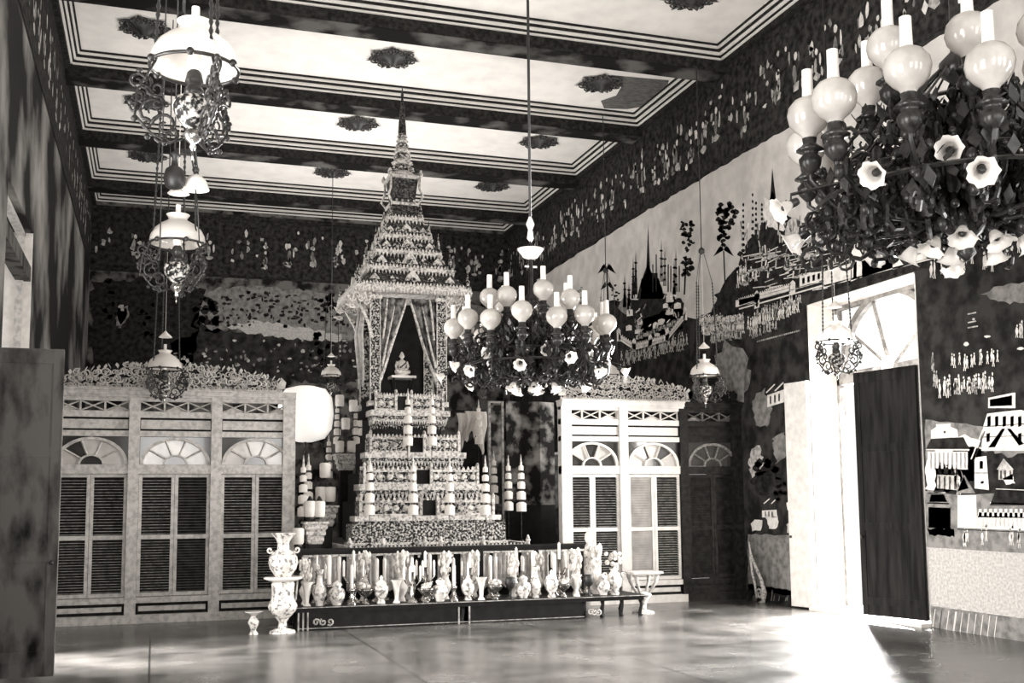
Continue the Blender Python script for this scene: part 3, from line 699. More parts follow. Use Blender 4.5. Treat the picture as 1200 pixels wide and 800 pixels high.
    for k in range(60):
        a=random.random()*6.28; R=random.uniform(.2,.95); z=random.uniform(.15,.5)
        fl_.ball((R*cos(a),R*sin(a),z),random.uniform(.008,.016),n=6,k=4)
    tag(fl_.build('glass_beads', [SILVER], r),kind='stuff')
    return r
ch=make_chandelier()
ch.location=(3.93,11.2,2.82); ch['label']='many-globed bronze chandelier hanging in front of the altar, glowing white globes'; ch['group']='bronze oil lamp chandeliers'
c2=copy_tree(ch); c2.location=(4.02,4.55,2.87); c2.rotation_euler=(0,0,.35); c2['label']='large bronze chandelier close to the viewer, cut off by upper right corner'

# ---------------------------------------------------------------- hanging oil lamps
def make_lamp():
    r=thing('hanging_oil_lamp','','hanging lamp',(0,0,0))
    c=MB(); 
    for k in range(3):
        a=2*pi*k/3+.9; x,y=.21*cos(a),.21*sin(a); n=60; L=1.5
        pts=[]; rr=[]
        for i in range(n+1):
            t=i/n; pts.append((x*(1-.25*t),y*(1-.25*t),.45+L*t)); rr.append(.014 if i%2 else .006)
        c.tube(pts,rr,5); c.tube([(x*.75,y*.75,1.95),(x*.1,y*.1,2.5)],.005,4)
    c.tube([(0,0,2.45),(0,0,5.58)],.009,5); c.lathe([(.01,2.42),(.05,2.45),(.05,2.5),(.01,2.54)],n=10)
    c.build('suspension_chains', IRON, r)
    s=MB(); s.lathe([(.232,.42),(.235,.46),(.228,.50),(.20,.555),(.15,.60),(.10,.63),(.075,.645),(.085,.67),(.10,.69)],n=32,cap=False); so=s.build('lamp_shade', OPAL, r)
    b=MB(); b.tube([(.236*cos(2*pi*i/36),.236*sin(2*pi*i/36),.425) for i in range(37)],.010,6)
    for k in range(6):
        a=2*pi*k/6+.4; b.ball((.245*cos(a),.245*sin(a),.425),.022,n=8,k=6)
    b.build('rim_band', BRONZE, so)
    h=MB(); h.lathe([(.025,.40),(.042,.46),(.03,.52),(.024,.62),(.022,.78)],n=12,cap=False); h.build('chimney', PORCW, r)
    bu=MB(); bu.lathe([(.03,.26),(.055,.28),(.05,.31),(.035,.33),(.05,.35),(.04,.40),(.025,.42)],n=14); bu.build('burner', BRONZE, r)
    f=MB(); f.lathe([(.03,.07),(.055,.10),(.10,.16),(.115,.21),(.10,.25),(.06,.27),(.03,.28)],n=20); f.build('oil_font', CARV, r)
    e=MB(); e.lathe([(.005,-.04),(.02,-.02),(.012,0),(.04,.02),(.055,.05),(.035,.08)],n=12); e.tube([(0,0,-.04),(0,0,-.09)],.006,5); e.build('finial', SILVER, r)
    for k in range(3):
        a=2*pi*k/3+.9; u=Vector((cos(a),sin(a),0)); v=Vector((-sin(a),cos(a),0)); Z=Vector((0,0,1))
        g=MB()
        for (x,z,R,t,a0,sg) in ((.15,.10,.07,1.3,0,1),(.22,.17,.075,1.4,2,-1),(.27,.26,.065,1.4,1,1),(.30,.34,.05,1.3,3,-1),(.12,.04,.045,1.2,2,1),(.20,.30,.05,1.2,0,-1),(.25,.10,.035,1.2,1,1),(.31,.19,.03,1.2,2,-1),(.19,.22,.04,1.3,1,1),(.26,.33,.04,1.3,2,1),(.17,.03,.03,1.2,0,-1),(.30,.25,.035,1.3,2,1)):
            g.tube(spiral(u*x+Z*z,u,Z,R,t,a0,14,sg),.011,5,r1=.006)
        g.tube([u*.05+Z*.03,u*.13+Z*.0,u*.22+Z*.05,u*.31+Z*.15,u*.30+Z*.28,u*.24+Z*.40,u*.21+Z*.46],.009,5)
        for (x,z) in ((.31,.13),(.33,.22),(.24,.03),(.15,.0),(.29,.40)): g.ball(tuple(u*x+Z*z),.018,n=6,k=4)
        g.build('scroll_arm', BRONZE, r)
    m=MB(); m.lathe([(.0,.0),(.03,.0)],n=4); 
    sb=MB(); sb.lathe([(.095,.88),(.08,.90),(.03,.945),(.012,.97)],n=16,cap=False); sb.tube([(0,0,.97),(0,0,2.45)],.003,4); sb.build('smoke_bell', PORCW, r)
    return r
lp=make_lamp(); used=False
for (px,py,D,lab,rz) in ((228,80,6.0,'hanging oil lamp with open white shade near upper left, the largest and closest',0),
    (208,286,9.7,'second hanging oil lamp of the left row, white shade before back wall frieze',.4),
    (193,432,16.0,'small farthest hanging oil lamp of the left row, just above left carved crest',.9),
    (980,400,12.0,'hanging oil lamp with glass shade in front of the bright doorway fanlight',.2),
    (826,440,15.5,'hanging oil lamp over the dark end of the right partition',.6),
    (712,440,19.0,'oil lamp on long rod half hidden behind the globed chandelier',.6),
    (388,440,25.3,'far oil lamp on long rod left of the altar canopy',.6)):
    p=at(px,py,Y=D) if D!=6.0 else at(px,py,Y=6.0)
    place(lp,used,(p.x,p.y,p.z-.43),lab,rz,'hanging oil lamps'); used=True

# crown-like fluted shade hung between the first two lamps of the left row
t=thing('hanging_lampshade','small white fluted glass shade hung on chains below the nearest left oil lamp','lampshade',at(229,222,Y=9.3))
s=MB(); s.lathe([(.115,0),(.11,.015),(.09,.07),(.05,.115),(.02,.13)],n=32,cap=False,wave=.06,waves=16); s.build('fluted_shade', PORCW, t)
s=MB(); 
for k in range(3): a=2.1*k; s.tube([(.02*cos(a),.02*sin(a),.13),(.03*cos(a)-.05,.04*sin(a),.45),(-.12,0,1.2)],.006,5)
s.tube([(-.12,0,1.2),(-.12,0,5.1)],.006,5); s.tube([(.0,0,0),(.02,0,-.12),(.04,.0,-.45)],.006,5); s.ball((.0,0,.17),.03); s.build('chain', IRON, t)
t=thing('counterweight','black metal counterweight hung beside the small fluted shade','weight',at(204,222,Y=9.2))
s=MB(); s.lathe([(.02,0),(.07,.02),(.09,.09),(.07,.17),(.03,.2),(.02,.27),(.05,.29),(.01,.33)],n=14); s.build('weight_body', IRON, t)
s=MB(); s.tube([(0,0,.3),(-.02,0,5.2)],.006,5); s.tube([(-.1,0,-.6),(-.1,0,5.2)],.006,5); s.build('cord', IRON, t)
# ---------------------------------------------------------------- tiered altar with spired canopy
AX,AY=3.95,17.92
al=thing('tiered_altar','tall tiered gilt altar with curtained canopy and needle spire in the middle','altar',(AX,AY,0))
def ring(mb, hx, yf, yb, z, h, n, m=0, sh='leaf', s=1):
    """row of small upright ornaments round a rectangle (front and both sides)"""
    def item(x,y,rot):
        u=(cos(rot),sin(rot),0); v=Vector((-sin(rot),cos(rot),0))*.02
        w=h*.38
        mb.prism([(-w,0),(w,0),(w*.8,h*.5),(0,h),(-w*.8,h*.5)],(x,y,z),u,(0,0,1),tuple(v),m)
    for i in range(n+1): item(-hx+2*hx*i/n,yf,0)
    k=max(2,int(n*(yb-yf)/(2*hx)))
    for i in range(1,k): item(-hx,yf+(yb-yf)*i/k,pi/2); item(hx,yf+(yb-yf)*i/k,pi/2)
def teeth(mb, hx, yf, yb, z, h, n, m=0):
    def item(x,y,rot):
        u=(cos(rot),sin(rot),0); v=Vector((-sin(rot),cos(rot),0))*.015
        mb.prism([(-h*.3,0),(h*.3,0),(0,-h)],(x,y,z),u,(0,0,1),tuple(v),m)
    for i in range(n+1): item(-hx+2*hx*i/n,yf,0)
    k=max(2,int(n*(yb-yf)/(2*hx)))
    for i in range(1,k): item(-hx,yf+(yb-yf)*i/k,pi/2); item(hx,yf+(yb-yf)*i/k,pi/2)
def slab(mb,hx,yf,yb,z0,z1,m=0): mb.box((-hx,yf-AY,z0),(hx,yb-AY,z1),m)
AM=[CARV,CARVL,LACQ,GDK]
# plinth reaching the floor
mb=MB(); mb.box((-1.20,15.78-AY,0),(1.45,2.4,.93),2); mb.box((-1.27,15.74-AY,.93),(1.52,2.4,.97),1); mb.box((-1.22,15.78-AY,.97),(1.47,2.4,1.03),3)
mb2=MB(); mb.M=Matrix.Translation((.125,0,0)); ring(mb,1.38,15.76-AY,1.9,.97,.07,48,1); mb.M=Matrix.Identity(4) 
for x in (-1.24,-.75,-.12,.12,.78,1.49): mb.lathe([(.03,0),(.03,.10),(.045,.12),(.03,.14),(.012,.20)],(x,15.76-AY,.95),n=8,m=1)
mb.build('plinth', AM, al)
# four storeys: (half width, front y, cornice bottom px, cornice top px, panel top px)
tiers=[(1.10,16.0,613,604,586,645),(.97,16.4,578,567,550,586),(.79,16.85,540,530,512,551),(.63,17.25,491,481,464,513)]
for i,(hx,yf,cb,ct,pt_,low) in enumerate(tiers):
    Z=lambda py: at(490,py,Y=yf).z
    yb=yf+.42; mb=MB(); mb.box((-hx*.72,yf+.2-AY,Z(low)-.1),(hx*.72,1.2,Z(pt_)),2); zb,zt,zp,zl=Z(cb),Z(ct),Z(pt_),Z(low)
    if i==0:
        for q in range(5):
            a=zl+(zb-zl)*q/5; slab(mb,hx+.14-.028*q,yf-.14+.028*q,yb,a-.06,a+(zb-zl)/5*.62,(0,1,0,1,0)[q]); slab(mb,hx+.08-.02*q,yf-.08+.02*q,yb,a,zb,0)
        ring(mb,hx+.13,yf-.14-AY,yb-AY,zl+.02,.05,46,1)
    else:
        slab(mb,hx-.09,yf+.09,yb,zl-.08,zb,2)
        slab(mb,hx-.04,yf+.04,yb,zb-.10,zb-.06,0); teeth(mb,hx-.03,yf+.02-AY,yb-AY,zb,.09,30,1); teeth(mb,hx-.05,yf+.04-AY,yb-AY,zb-.09,.08,26,0)
        slab(mb,hx-.06,yf+.05,yb,zl,zl+.035,0)
    slab(mb,hx,yf,yb,zb,zb+(zt-zb)*.35,0); slab(mb,hx+.03,yf-.03,yb,zb+(zt-zb)*.35,zt,1)
    mb.build('cornice', AM, al)
    pn=MB(); hi=hx-.07; yi=yf+.07; nw=.13; nx=.02 if i<3 else -.10
    for a,bb in ((-hi,nx-nw),(nx+nw,hi)):
        pn.box((a,yi-AY,zt),(bb,yi-AY+.05,zp),0); pn.box((a,yi-AY-.02,zt),(bb,yi-AY,zt+.03),1); pn.box((a,yi-AY-.02,zp-.035),(bb,yi-AY,zp),1)
        n=max(2,int((bb-a)/.14))
        for q in range(n): pn.ball((a+(bb-a)*(q+.5)/n,yi-AY-.005,(zt+zp)/2),.045,1,8,4,(1.2,.3,1))
    for sx in (-1,1): pn.box((sx*hi-.02,yi-AY,zt),(sx*hi+.02,yb-AY,zp),0)
    pn.box((nx-nw,yi-AY+.20,zt),(nx+nw,yi-AY+.22,zp),2)
    for x in (-hi,nx-nw,nx+nw,hi): pn.box((x-.02,yi-AY-.03,zt),(x+.02,yi-AY+.03,zp+.05),1); pn.ball((x,yi-AY,zp+.07),.028,1,6,4,(1,1,1.5))
    ring(pn,hi,yi-AY,yb-AY,zp,.055,24,1)
    pn.build('panel_band', AM, al)
# canopy posts
zt0=at(490,464,Y=17.25).z; ZE=5.10
mb=MB(); slab(mb,.62,17.37,18.65,zt0-.30,zt0+.02,2); slab(mb,.54,18.36,18.39,zt0,ZE,2); mb.build('throne_floor', AM, al)
for sx,sy in ((-1,-1),(1,-1),(-1,1),(1,1)):
    p=MB(); x,y=sx*.56,sy*.46
    p.box((x-.075,y-.075,zt0-.12),(x+.075,y+.075,ZE),0)
    for dx in (-.08,.08): p.box((x+dx-.008,y-.085,zt0-.1),(x+dx+.008,y-.07,ZE),1)
    p.cbox((x,y,zt0-.16),.22,.22,.08,1); p.cbox((x,y,ZE-.10),.22,.22,.06,1)
    po=p.build('post', AM, al)
    br=MB(); U=Vector((sx,sy*.25,0)).normalized(); Z=Vector((0,0,1)); o=Vector((x+sx*.06,y-.06 if sy<0 else y+.06,0))
    br.tube([o+Z*(ZE-.75),o+U*.04+Z*(ZE-.55),o+U*.13+Z*(ZE-.35),o+U*.27+Z*(ZE-.12)],.032,6,r1=.02)
    for (d,z,R) in ((.10,-.15,.07),(.20,-.10,.06),(.28,-.06,.06),(.02,-.06,.06),(.14,-.30,.05),(.32,-.14,.04)):
        br.tube(spiral(o+U*d+Z*(ZE+z),U,Z,R,1.2,d*20,9),.022,5,r1=.01)
    for d,z,a in ((.22,-.08,.3),(.32,-.1,.9),(.12,-.06,0),(.30,-.20,1.4)):
        br.prism([(-.03,0),(.03,0),(.035,.08),(0,.17),(-.03,.08)],tuple(o+U*d+Z*(ZE+z-.06)),tuple(U*cos(a)-Z*sin(a)),tuple(Z*cos(a)+U*sin(a)),(0,.03,0))
    br.build('bracket', CARVL, po)
# side drape that falls down the left of the throne
for sx in (-1,1):
    d=MB(); vs=[]; n,k=13,22
    for j in range(k+1):
        t=j/k; z=ZE-.06-t*1.35
        w=.60*(1-t**.8*.78)   # gathers to the post
        for i in range(n+1):
            s_=i/n; xin=-.02 if sx<0 else .02
            x=(.56*(t**.85))*1+ s_*(.56-.56*(t**.85))
            x=sx*(.51-(.49*(1-t**1.05))*(1-s_)) 
            vs.append((x,-.49+.03*sin(s_*22+t*3)-.02*sin(t*9),z-.12*(1-s_)*t))
    fs=[(j*(n+1)+i,j*(n+1)+i+1,(j+1)*(n+1)+i+1,(j+1)*(n+1)+i) for j in range(k) for i in range(n)]
    d.add(vs,fs,0,True)
    e=d.build('curtain', DRAPE, al)
    hm=MB(); hm.tube([vs[j*(n+1)] for j in range(k+1)],[.016+.028*j/k for j in range(k+1)],6); hm.tube([Vector(vs[j*(n+1)+5])+Vector((0,-.02,0)) for j in range(2,k-3)],[.008+.02*j/k for j in range(2,k-3)],5)
    hm.tube([Vector(vs[j*(n+1)+9])+Vector((0,-.03,0)) for j in range(0,12)],.02,5)
    hm.build('curtain_hem', CARVL, e)
sd=MB()
for y0_ in (-.05,.3):
    sd.tube([(-.66,y0_,ZE-.1),(-.70,y0_+.1,ZE-.6),(-.66,y0_+.05,ZE-1.3),(-.68,y0_,zt0+.2)],[.03,.05,.03,.02],6)
sd.build('side_drape', WORN, al)
# roof of the canopy
def roof_level(hx,z0,z1,hx2,m,nn,orn,name='roof_tier',anti=.0):
    mb=MB(); mb.cbox((0,0,z0),2*hx,2*hx,.05,1)
    mb.frustum((0,0,z0+.05),2*hx-.06,2*hx-.06,2*hx2,2*hx2,z1-z0-.05,m)
    teeth(mb,hx,-hx,hx,z0,.075,nn,1); ring(mb,hx-.02,-hx+.02,hx,z0+.05,orn,nn,1)
    for sx in (-1,1):
        for sy in (-1,1):
            mb.lathe([(.045,0),(.055,.05),(.03,.09),(.035,.13),(.012,.22),(.002,.34)],(sx*(hx-.05),sy*(hx-.05),z0+.05),n=8,m=0)
    if anti:
        k=5
        for i in range(k):
            for (x,y,rot) in (((-hx+2*hx*(i+.5)/k)*.82,-hx*.86,0),(-hx*.86,(-hx+2*hx*(i+.5)/k)*.82,pi/2),(hx*.86,(-hx+2*hx*(i+.5)/k)*.82,pi/2)):
                h=anti*(1.15 if i==2 else .85); w=h*.42; u=(cos(rot),sin(rot),0); v=Vector((-sin(rot),cos(rot),0))*.04
                mb.prism([(-w,0),(w,0),(w*1.1,h*.35),(w*.7,h*.7),(0,h),(-w*.7,h*.7),(-w*1.1,h*.35)],(x,y,z0+.04),u,(0,0,1),tuple(v),1 if i%2==0 else 0)
                mb.ball((x,y-.0,z0+.04+h*.4),w*.5,0,8,4,(1,1,1))
    mb.build(name, AM, al)
roof_level(.96,5.10,5.48,.64,3,34,.07,anti=.27)
roof_level(.72,5.46,5.80,.46,3,24,.06,anti=.26)
roof_level(.56,5.78,6.10,.36,3,18,.055,anti=.22)
roof_level(.43,6.08,6.42,.28,3,14,.05,anti=.20)
roof_level(.31,6.42,6.72,.22,3,10,.05)
mb=MB(); mb.cbox((0,0,6.70),.50,.50,.05,1); mb.frustum((0,0,6.75),.36,.36,.46,.46,.42,3); mb.cbox((0,0,7.17),.54,.54,.05,1)
for sx in (-1,1):
    for sy in (-1,1):
        mb.tube([(sx*.24,sy*.24,6.75),(sx*.30,sy*.30,6.85),(sx*.25,sy*.25,7.0),(sx*.25,sy*.25,7.2)],.022,5,m=1); mb.lathe([(.03,0),(.04,.06),(.01,.12)],(sx*.27,sy*.27,7.2),n=8,m=1)
for x in (-.15,-.05,.05,.15): mb.ball((x,-.25,6.78),.022,1,6,4)
mb.build('lantern_storey', AM, al)
sp=MB(); z=7.22; r_=.235
while z<8.0:
    h=.115*(r_/.235)**.5+.01; sp.lathe([(r_*.72,0),(r_,h*.25),(r_*.95,h*.5),(r_*.62,h)],(0,0,z),n=14,m=0 if int(z*10)%2 else 1)
    for q in range(10): a=2*pi*q/10; sp.ball((r_*cos(a),r_*sin(a),z+h*.3),.017*(.4+r_/.3),1,6,4)
    z+=h; r_*=.865
sp.lathe([(r_,0),(r_*.9,.15),(r_*.6,.4),(.018,.66),(.028,.70),(.015,.74),(.004,.86)],(0,0,z),n=8,m=3)
sp.build('spire', AM, al)

# offering table with seated statue under the canopy
p=at(471,441,Y=17.85)
tb=thing('offering_table','small dark table with white top under the altar canopy','table',(p.x,p.y,zt0+.02))
h=p.z-zt0-.02
m=MB(); m.cbox((0,0,h-.04),.42,.34,.04); m.build('tabletop', PORCW, tb)
for sx in (-1,1):
    for sy in (-1,1):
        m=MB(); m.tube([(sx*.16,sy*.12,0),(sx*.14,sy*.11,h*.4),(sx*.17,sy*.13,h-.04)],[.018,.014,.022],6); m.build('leg', LACQ, tb)
st=thing('seated_statue','small white seated statue with dark sash on table under the canopy','statue',(p.x,p.y,p.z))
m=MB(); m.lathe([(.10,0),(.12,.02),(.11,.04),(.07,.06)],n=14)
m.ball((0,0,.10),.10,0,14,8,(1.15,.85,.55))                       # crossed legs
m.tube([(-.11,-.02,.08),(-.04,-.09,.07),(.05,-.07,.09)],[.038,.034,.02],8); m.tube([(.11,-.02,.08),(.04,-.10,.06),(-.05,-.08,.08)],[.038,.034,.02],8)
m.lathe([(.065,.08),(.058,.14),(.072,.20),(.078,.245),(.05,.27),(.024,.285),(.022,.31)],n=14)
m.tube([(.078,0,.25),(.105,-.01,.17),(.075,-.06,.12),(.02,-.09,.115)],[.026,.022,.018,.016],8); m.tube([(-.078,0,.25),(-.105,-.01,.17),(-.10,-.06,.10),(-.09,-.10,.07)],[.026,.022,.018,.015],8)
m.build('body', PORCW, st)
m=MB(); m.ball((0,-.004,.345),.044,0,14,10,(.88,.95,1.1)); m.ball((0,-.046,.34),.009,0,6,4); m.ball((-.041,0,.342),.012,0,6,4,(.4,.8,1.5)); m.ball((.041,0,.342),.012,0,6,4,(.4,.8,1.5)); m.lathe([(.034,.375),(.022,.40),(.008,.42)],n=10)
m.build('head', PORCW, st)
m=MB(); m.tube([(.075,-.02,.262),(.03,-.083,.20),(-.05,-.07,.14)],.012,5); m.build('sash', IRON, st)

# ---------------------------------------------------------------- tiered ceremonial parasols (white drums on thin poles)
def make_parasol():
    r=thing('tiered_parasol','','tiered parasol',(0,0,0))
    m=MB(); m.tube([(0,0,.03),(0,0,1.0)],.006,5); m.build('pole', GDK, r)
    m=MB(); m.lathe([(.045,0),(.04,.015),(.015,.03)],n=10); m.build('base', GDK, r)
    z=1.0
    for k,(rd,h) in enumerate(((.080,.150),(.072,.135),(.063,.12),(.052,.10),(.040,.085))):
        m=MB(); m.lathe([(rd,z),(rd*1.02,z+h*.8),(rd*.5,z+h)],n=12); m.build('parasol_tier', SILK, r); 
        z+=h+.035
    m=MB(); m.lathe([(.014,z-.05),(.02,z-.03),(.004,z+.13)],n=8); m.build('finial', CARVL, r)
    return r
pa=make_parasol(); used=False
# (px of pole, py of lowest drum's base, depth, standing z)
PS=[(433,603,15.85,1.03,'in front of the altar at its left corner'),(484,603,15.85,1.03,'in front of the altar, left of the lowest niche'),
    (527,603,15.85,1.03,'in front of the altar, right of the lowest niche'),(569,603,15.85,1.03,'in front of the altar at its right corner'),
    (611,599,16.3,1.03,'standing between altar and right partition'),(596,598,16.8,1.03,'slim one behind the large white one right of altar'),(579,590,17.6,1.03,'half hidden at right side of the altar'),
    (478,522,16.62,None,'on the second altar storey, left'),(506,522,16.62,None,'on the second altar storey, right'),(417,520,21.3,0,'tall one behind the altar, left'),(561,520,20.9,0,'tall one behind the altar, right')]
for px,py,D,zs,lab in PS:
    p=at(px,py,Y=D); z0=zs if zs is not None else at(490,567,Y=16.4).z
    o=place(pa,used,(p.x,p.y,z0),'white five-tiered ceremonial parasol '+lab,group='tiered parasols round the altar'); used=True
    k=(p.z-z0)/1.0
    # pole length differs between them: rebuild the pole mesh for this one, keep the drums
    for ch_ in o.children:
        if ch_.name.startswith('pole'):
            mm=MB(); mm.tube([(0,0,.03),(0,0,k)],.006,5); me=mm.build('tmp',GDK); ch_.data=me.data; bpy.data.objects.remove(me)
            hh=MB(); 
        elif not ch_.name.startswith('base'): ch_.location=(0,0,k-1.0)
# stepped stands with parasols and white lanterns at the left of the altar
def stepped_stand(x,y,ztop,w,label):
    r=thing('stepped_stand',label,'stand',(x,y,0)); m=MB(); m.cbox((0,0,0),w*.55,w*.55,ztop-.28); m.cbox((0,0,0),w*.9,w*.9,.08); m.build('pedestal', LACQ, r)
    m=MB()
    for q,(dz,s) in enumerate(((-.28,.70),(-.19,.82),(-.10,.95),(-.03,1.05))): m.cbox((0,0,ztop+dz),w*s,w*s,.05 if q<3 else .03); m.frustum((0,0,ztop+dz-.04),w*s*.8,w*s*.8,w*s*.95,w*s*.95,.04)
    m.build('stepped_top', CARVL, r); return r
def make_lantern():
    r=thing('paper_lantern','','lantern',(0,0,0))
    m=MB(); m.lathe([(.07,.03),(.085,.05),(.088,.24),(.07,.26)],n=8); m.build('shade', SILK, r)
    m=MB(); m.lathe([(.06,0),(.05,.03)],n=8); m.lathe([(.05,.26),(.03,.30),(.01,.33)],n=8); m.build('frame', GDK, r); return r
ln=make_lantern(); lu=False
stands=[(at(405,532,Y=21.2),.44,'tall stepped pale stand just left of the altar'),(at(381,592,Y=16.9),.36,'middle stepped pale stand left of the altar'),(at(369,611,Y=15.95),.34,'low stepped pale stand by the left partition end')]
for (p,w,lab) in stands: stepped_stand(p.x,p.y,p.z,w,lab)
lt_n=0
LP=[(398,532,21.2),(412,532,21.2),(405,505,21.2),(398,478,21.2),(414,484,21.2),(376,590,16.9),(387,590,16.9),(363,608,15.9),(374,608,15.9),(381,562,16.9),(403,458+25,16.35),(349,640,15.75)]
whr=['on the tall stepped stand, left','on the tall stepped stand, right','stacked in the middle over the tall stand','left in the cluster high over tall stand','right in the cluster high over tall stand','on the middle stepped stand, left','on the middle stepped stand, right','on the low stepped stand, left','on the low stepped stand, right','highest over the middle stepped stand','hanging among the drums at cluster centre','alone on the left table end']
# lanterns are threaded on poles rising from the stands
def pole_lantern(px,py,Y,label,zb):
    global lu
    p=at(px,py,Y=Y); o=place(ln,lu,(p.x,p.y,p.z),label,group='white lanterns left of the altar'); lu=True
    if p.z-zb>.05:
        m=MB(); m.tube([(0,0,zb-p.z),(0,0,.02)],.008,5); m.build('pole', GDK, o)
zst=[s[0].z for s in stands]
base=[zst[0],zst[0],zst[0],zst[0],zst[0],zst[1],zst[1],zst[2],zst[2],zst[1],zst[0],1.0]
for i,((px,py,Y),w,zb) in enumerate(zip(LP,whr,base)):
    pass
for (px,py,Y),w,zb in zip(LP,whr,base):
    if w.startswith('hanging'): continue
    pole_lantern(px,py,Y,'white drum lantern '+w,zb)
for i,(px,py,D,lab) in enumerate(((355,605,16.2,'beside the left partition end'),(385,560,21.6,'behind the middle stepped stand'),(395,520,22.2,'behind the tall stepped stand'),(424,510,22.2,'left rear, seen next to the canopy post'),(361,600,16.9,'farther back by the left partition end'))):
    p=at(px,py,Y=D); o=copy_tree(pa); o.location=(p.x,p.y,0); o['label']='white five-tiered ceremonial parasol '+lab
    for ch_ in o.children:
        if ch_.name.startswith('pole'):
            mm=MB(); mm.tube([(0,0,.03),(0,0,p.z)],.006,5); me=mm.build('tmp',GDK); ch_.data=me.data; bpy.data.objects.remove(me)
        elif not ch_.name.startswith('base'): ch_.location=(0,0,p.z-1.0)

# added glowing globe for overexposed parasol glare by the left partition, white cloth and painted panels right of the altar
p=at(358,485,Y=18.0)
g=thing('glare_globe','added glowing globe for glare at the inner end of the left partition','glare',(p.x,p.y,0))
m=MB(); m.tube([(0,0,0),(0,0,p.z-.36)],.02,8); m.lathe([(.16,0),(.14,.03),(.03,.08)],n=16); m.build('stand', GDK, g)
m=MB(); m.lathe([(.12,-.46),(.32,-.40),(.43,-.25),(.46,.0),(.43,.27),(.33,.41),(.14,.46)],(0,0,p.z),n=28); m.build('glare_shape', emit('glare_glow',.8,1.0), g)
p=at(548,500,Y=21.3)
g=thing('draped_stand','stand heaped with bright white cloth right of the altar throne','draped stand',(p.x,p.y,0))
m=MB(); m.cbox((0,0,0),.5,.4,p.z-.3); m.cbox((.25,.0,0),.04,.3,p.z+.32); m.cbox((0,0,p.z+.30),.62,.3,.03); m.build('frame', LACQ, g)
m=MB()
for (x0_,x1_,zt_,zb_,yo) in ((-.30,-.05,.26,-.42,-.24),(-.14,.14,.30,-.22,-.28),(.04,.22,.28,-.30,-.25),(.12,.33,.30,-.46,-.22)):
    vs=[]; n=18; R_=10
    for jj in range(R_+1):
        t=jj/R_; 
        for q in range(n+1):
            u_=q/n; bot=zb_+.12*sin(u_*5+x0_*9); vs.append((x0_+(x1_-x0_)*(u_*(1-.35*t)+.17*t)+.02*sin(t*6),yo-.05*sin(pi*min(1,t*1.6))+.022*sin(u_*17+t*2),p.z+zt_+(bot-zt_)*t))
    m.add(vs,[(jj*(n+1)+q,jj*(n+1)+q+1,(jj+1)*(n+1)+q+1,(jj+1)*(n+1)+q) for jj in range(R_) for q in range(n)],0,True)
m.build('white_cloth', SILK, g)
a=at(574,472,Y=18.0); c_=at(588,600,Y=18.0)
g=thing('standing_panel','narrow framed pale panel standing right of the altar','panel',((a.x+c_.x)/2,18.0,0)); w=.24
m=MB(); m.box((-w/2,-.02,0),(w/2,.02,a.z)); m.build('board', STRAW, g)
m=MB()
for sx in (-1,1): m.box((sx*w/2-.02,-.04,0),(sx*w/2+.02,.04,a.z+.03))
m.box((-w/2,-.04,a.z),(w/2,.04,a.z+.03)); m.build('frame', GILT, g)
a=at(592,470,Y=19.2); c_=at(652,600,Y=19.2)
g=thing('folding_screen','cloud painted folding screen behind the right side of the altar','folding screen',((a.x+c_.x)/2,19.2,0)); W_=c_.x-a.x
for k in range(3):
    x0_=-W_/2+k*W_/3; m=MB(); dy=.06 if k%2 else -.06
    m.prism([(x0_,dy),(x0_+W_/3,-dy),(x0_+W_/3,-dy+.03),(x0_,dy+.03)],(0,0,1.6),(1,0,0),(0,1,0),(0,0,a.z-1.6)); o=m.build('painted_panel', STRAW, g)
    m=MB(); m.prism([(x0_,dy),(x0_+W_/3,-dy),(x0_+W_/3,-dy+.03),(x0_,dy+.03)],(0,0,0),(1,0,0),(0,1,0),(0,0,1.6)); m.build('lower_panel', LACQ, g)

# ---------------------------------------------------------------- tables in front of the altar
tA=at(355,643,Y=15.5); tB=at(690,640,Y=15.5); W_=tB.x-tA.x
tt=thing('altar_table','long dark table with pale hangings across the altar front','table',(tA.x,15.5,0))
m=MB(); m.box((-.05,-.06,.975),(W_+.05,.20,1.01)); m.box((-.03,-.04,.93),(W_+.03,.19,.975)); m.build('tabletop', LACQ, tt)
m=MB(); 
m.box((0,-.03,.90),(W_,-.01,.93)); 
nn_=26
for i in range(nn_+1): m.cbox((W_*i/nn_,-.02,.86),.03,.02,.05)
m.build('fringe', CARVL, tt)
for i in range(6):
    x=W_*(i/5); m=MB(); m.cbox((min(max(x,.04),W_-.04),.0,0),.07,.07,.94); m.build('leg', LACQ if i not in (0,5) else WORN, tt)
for i,(xa,xb) in enumerate(((.1,.55),(.62,1.05),(1.15,1.6),(1.95,2.1),(2.3,2.75),(2.8,3.2),(3.25,3.68),(3.72,4.15))):
    m=MB(); vs=[]; n=24
    for j in range(7):
        for q in range(n+1): vs.append((xa+(xb-xa)*q/n,.03+.015*sin(q*1.6),.90-.50*j/6+(.02*sin(q*2.1) if j==6 else 0)))
    m.add(vs,[(j*(n+1)+q,j*(n+1)+q+1,(j+1)*(n+1)+q+1,(j+1)*(n+1)+q) for j in range(6) for q in range(n)],0,True); m.build('hanging_cloth', WORN, tt)
# panel dark behind cloths
m=MB(); m.box((.02,.10,.02),(W_-.02,.12,.93)); m.build('back_panel', LACQ, tt)

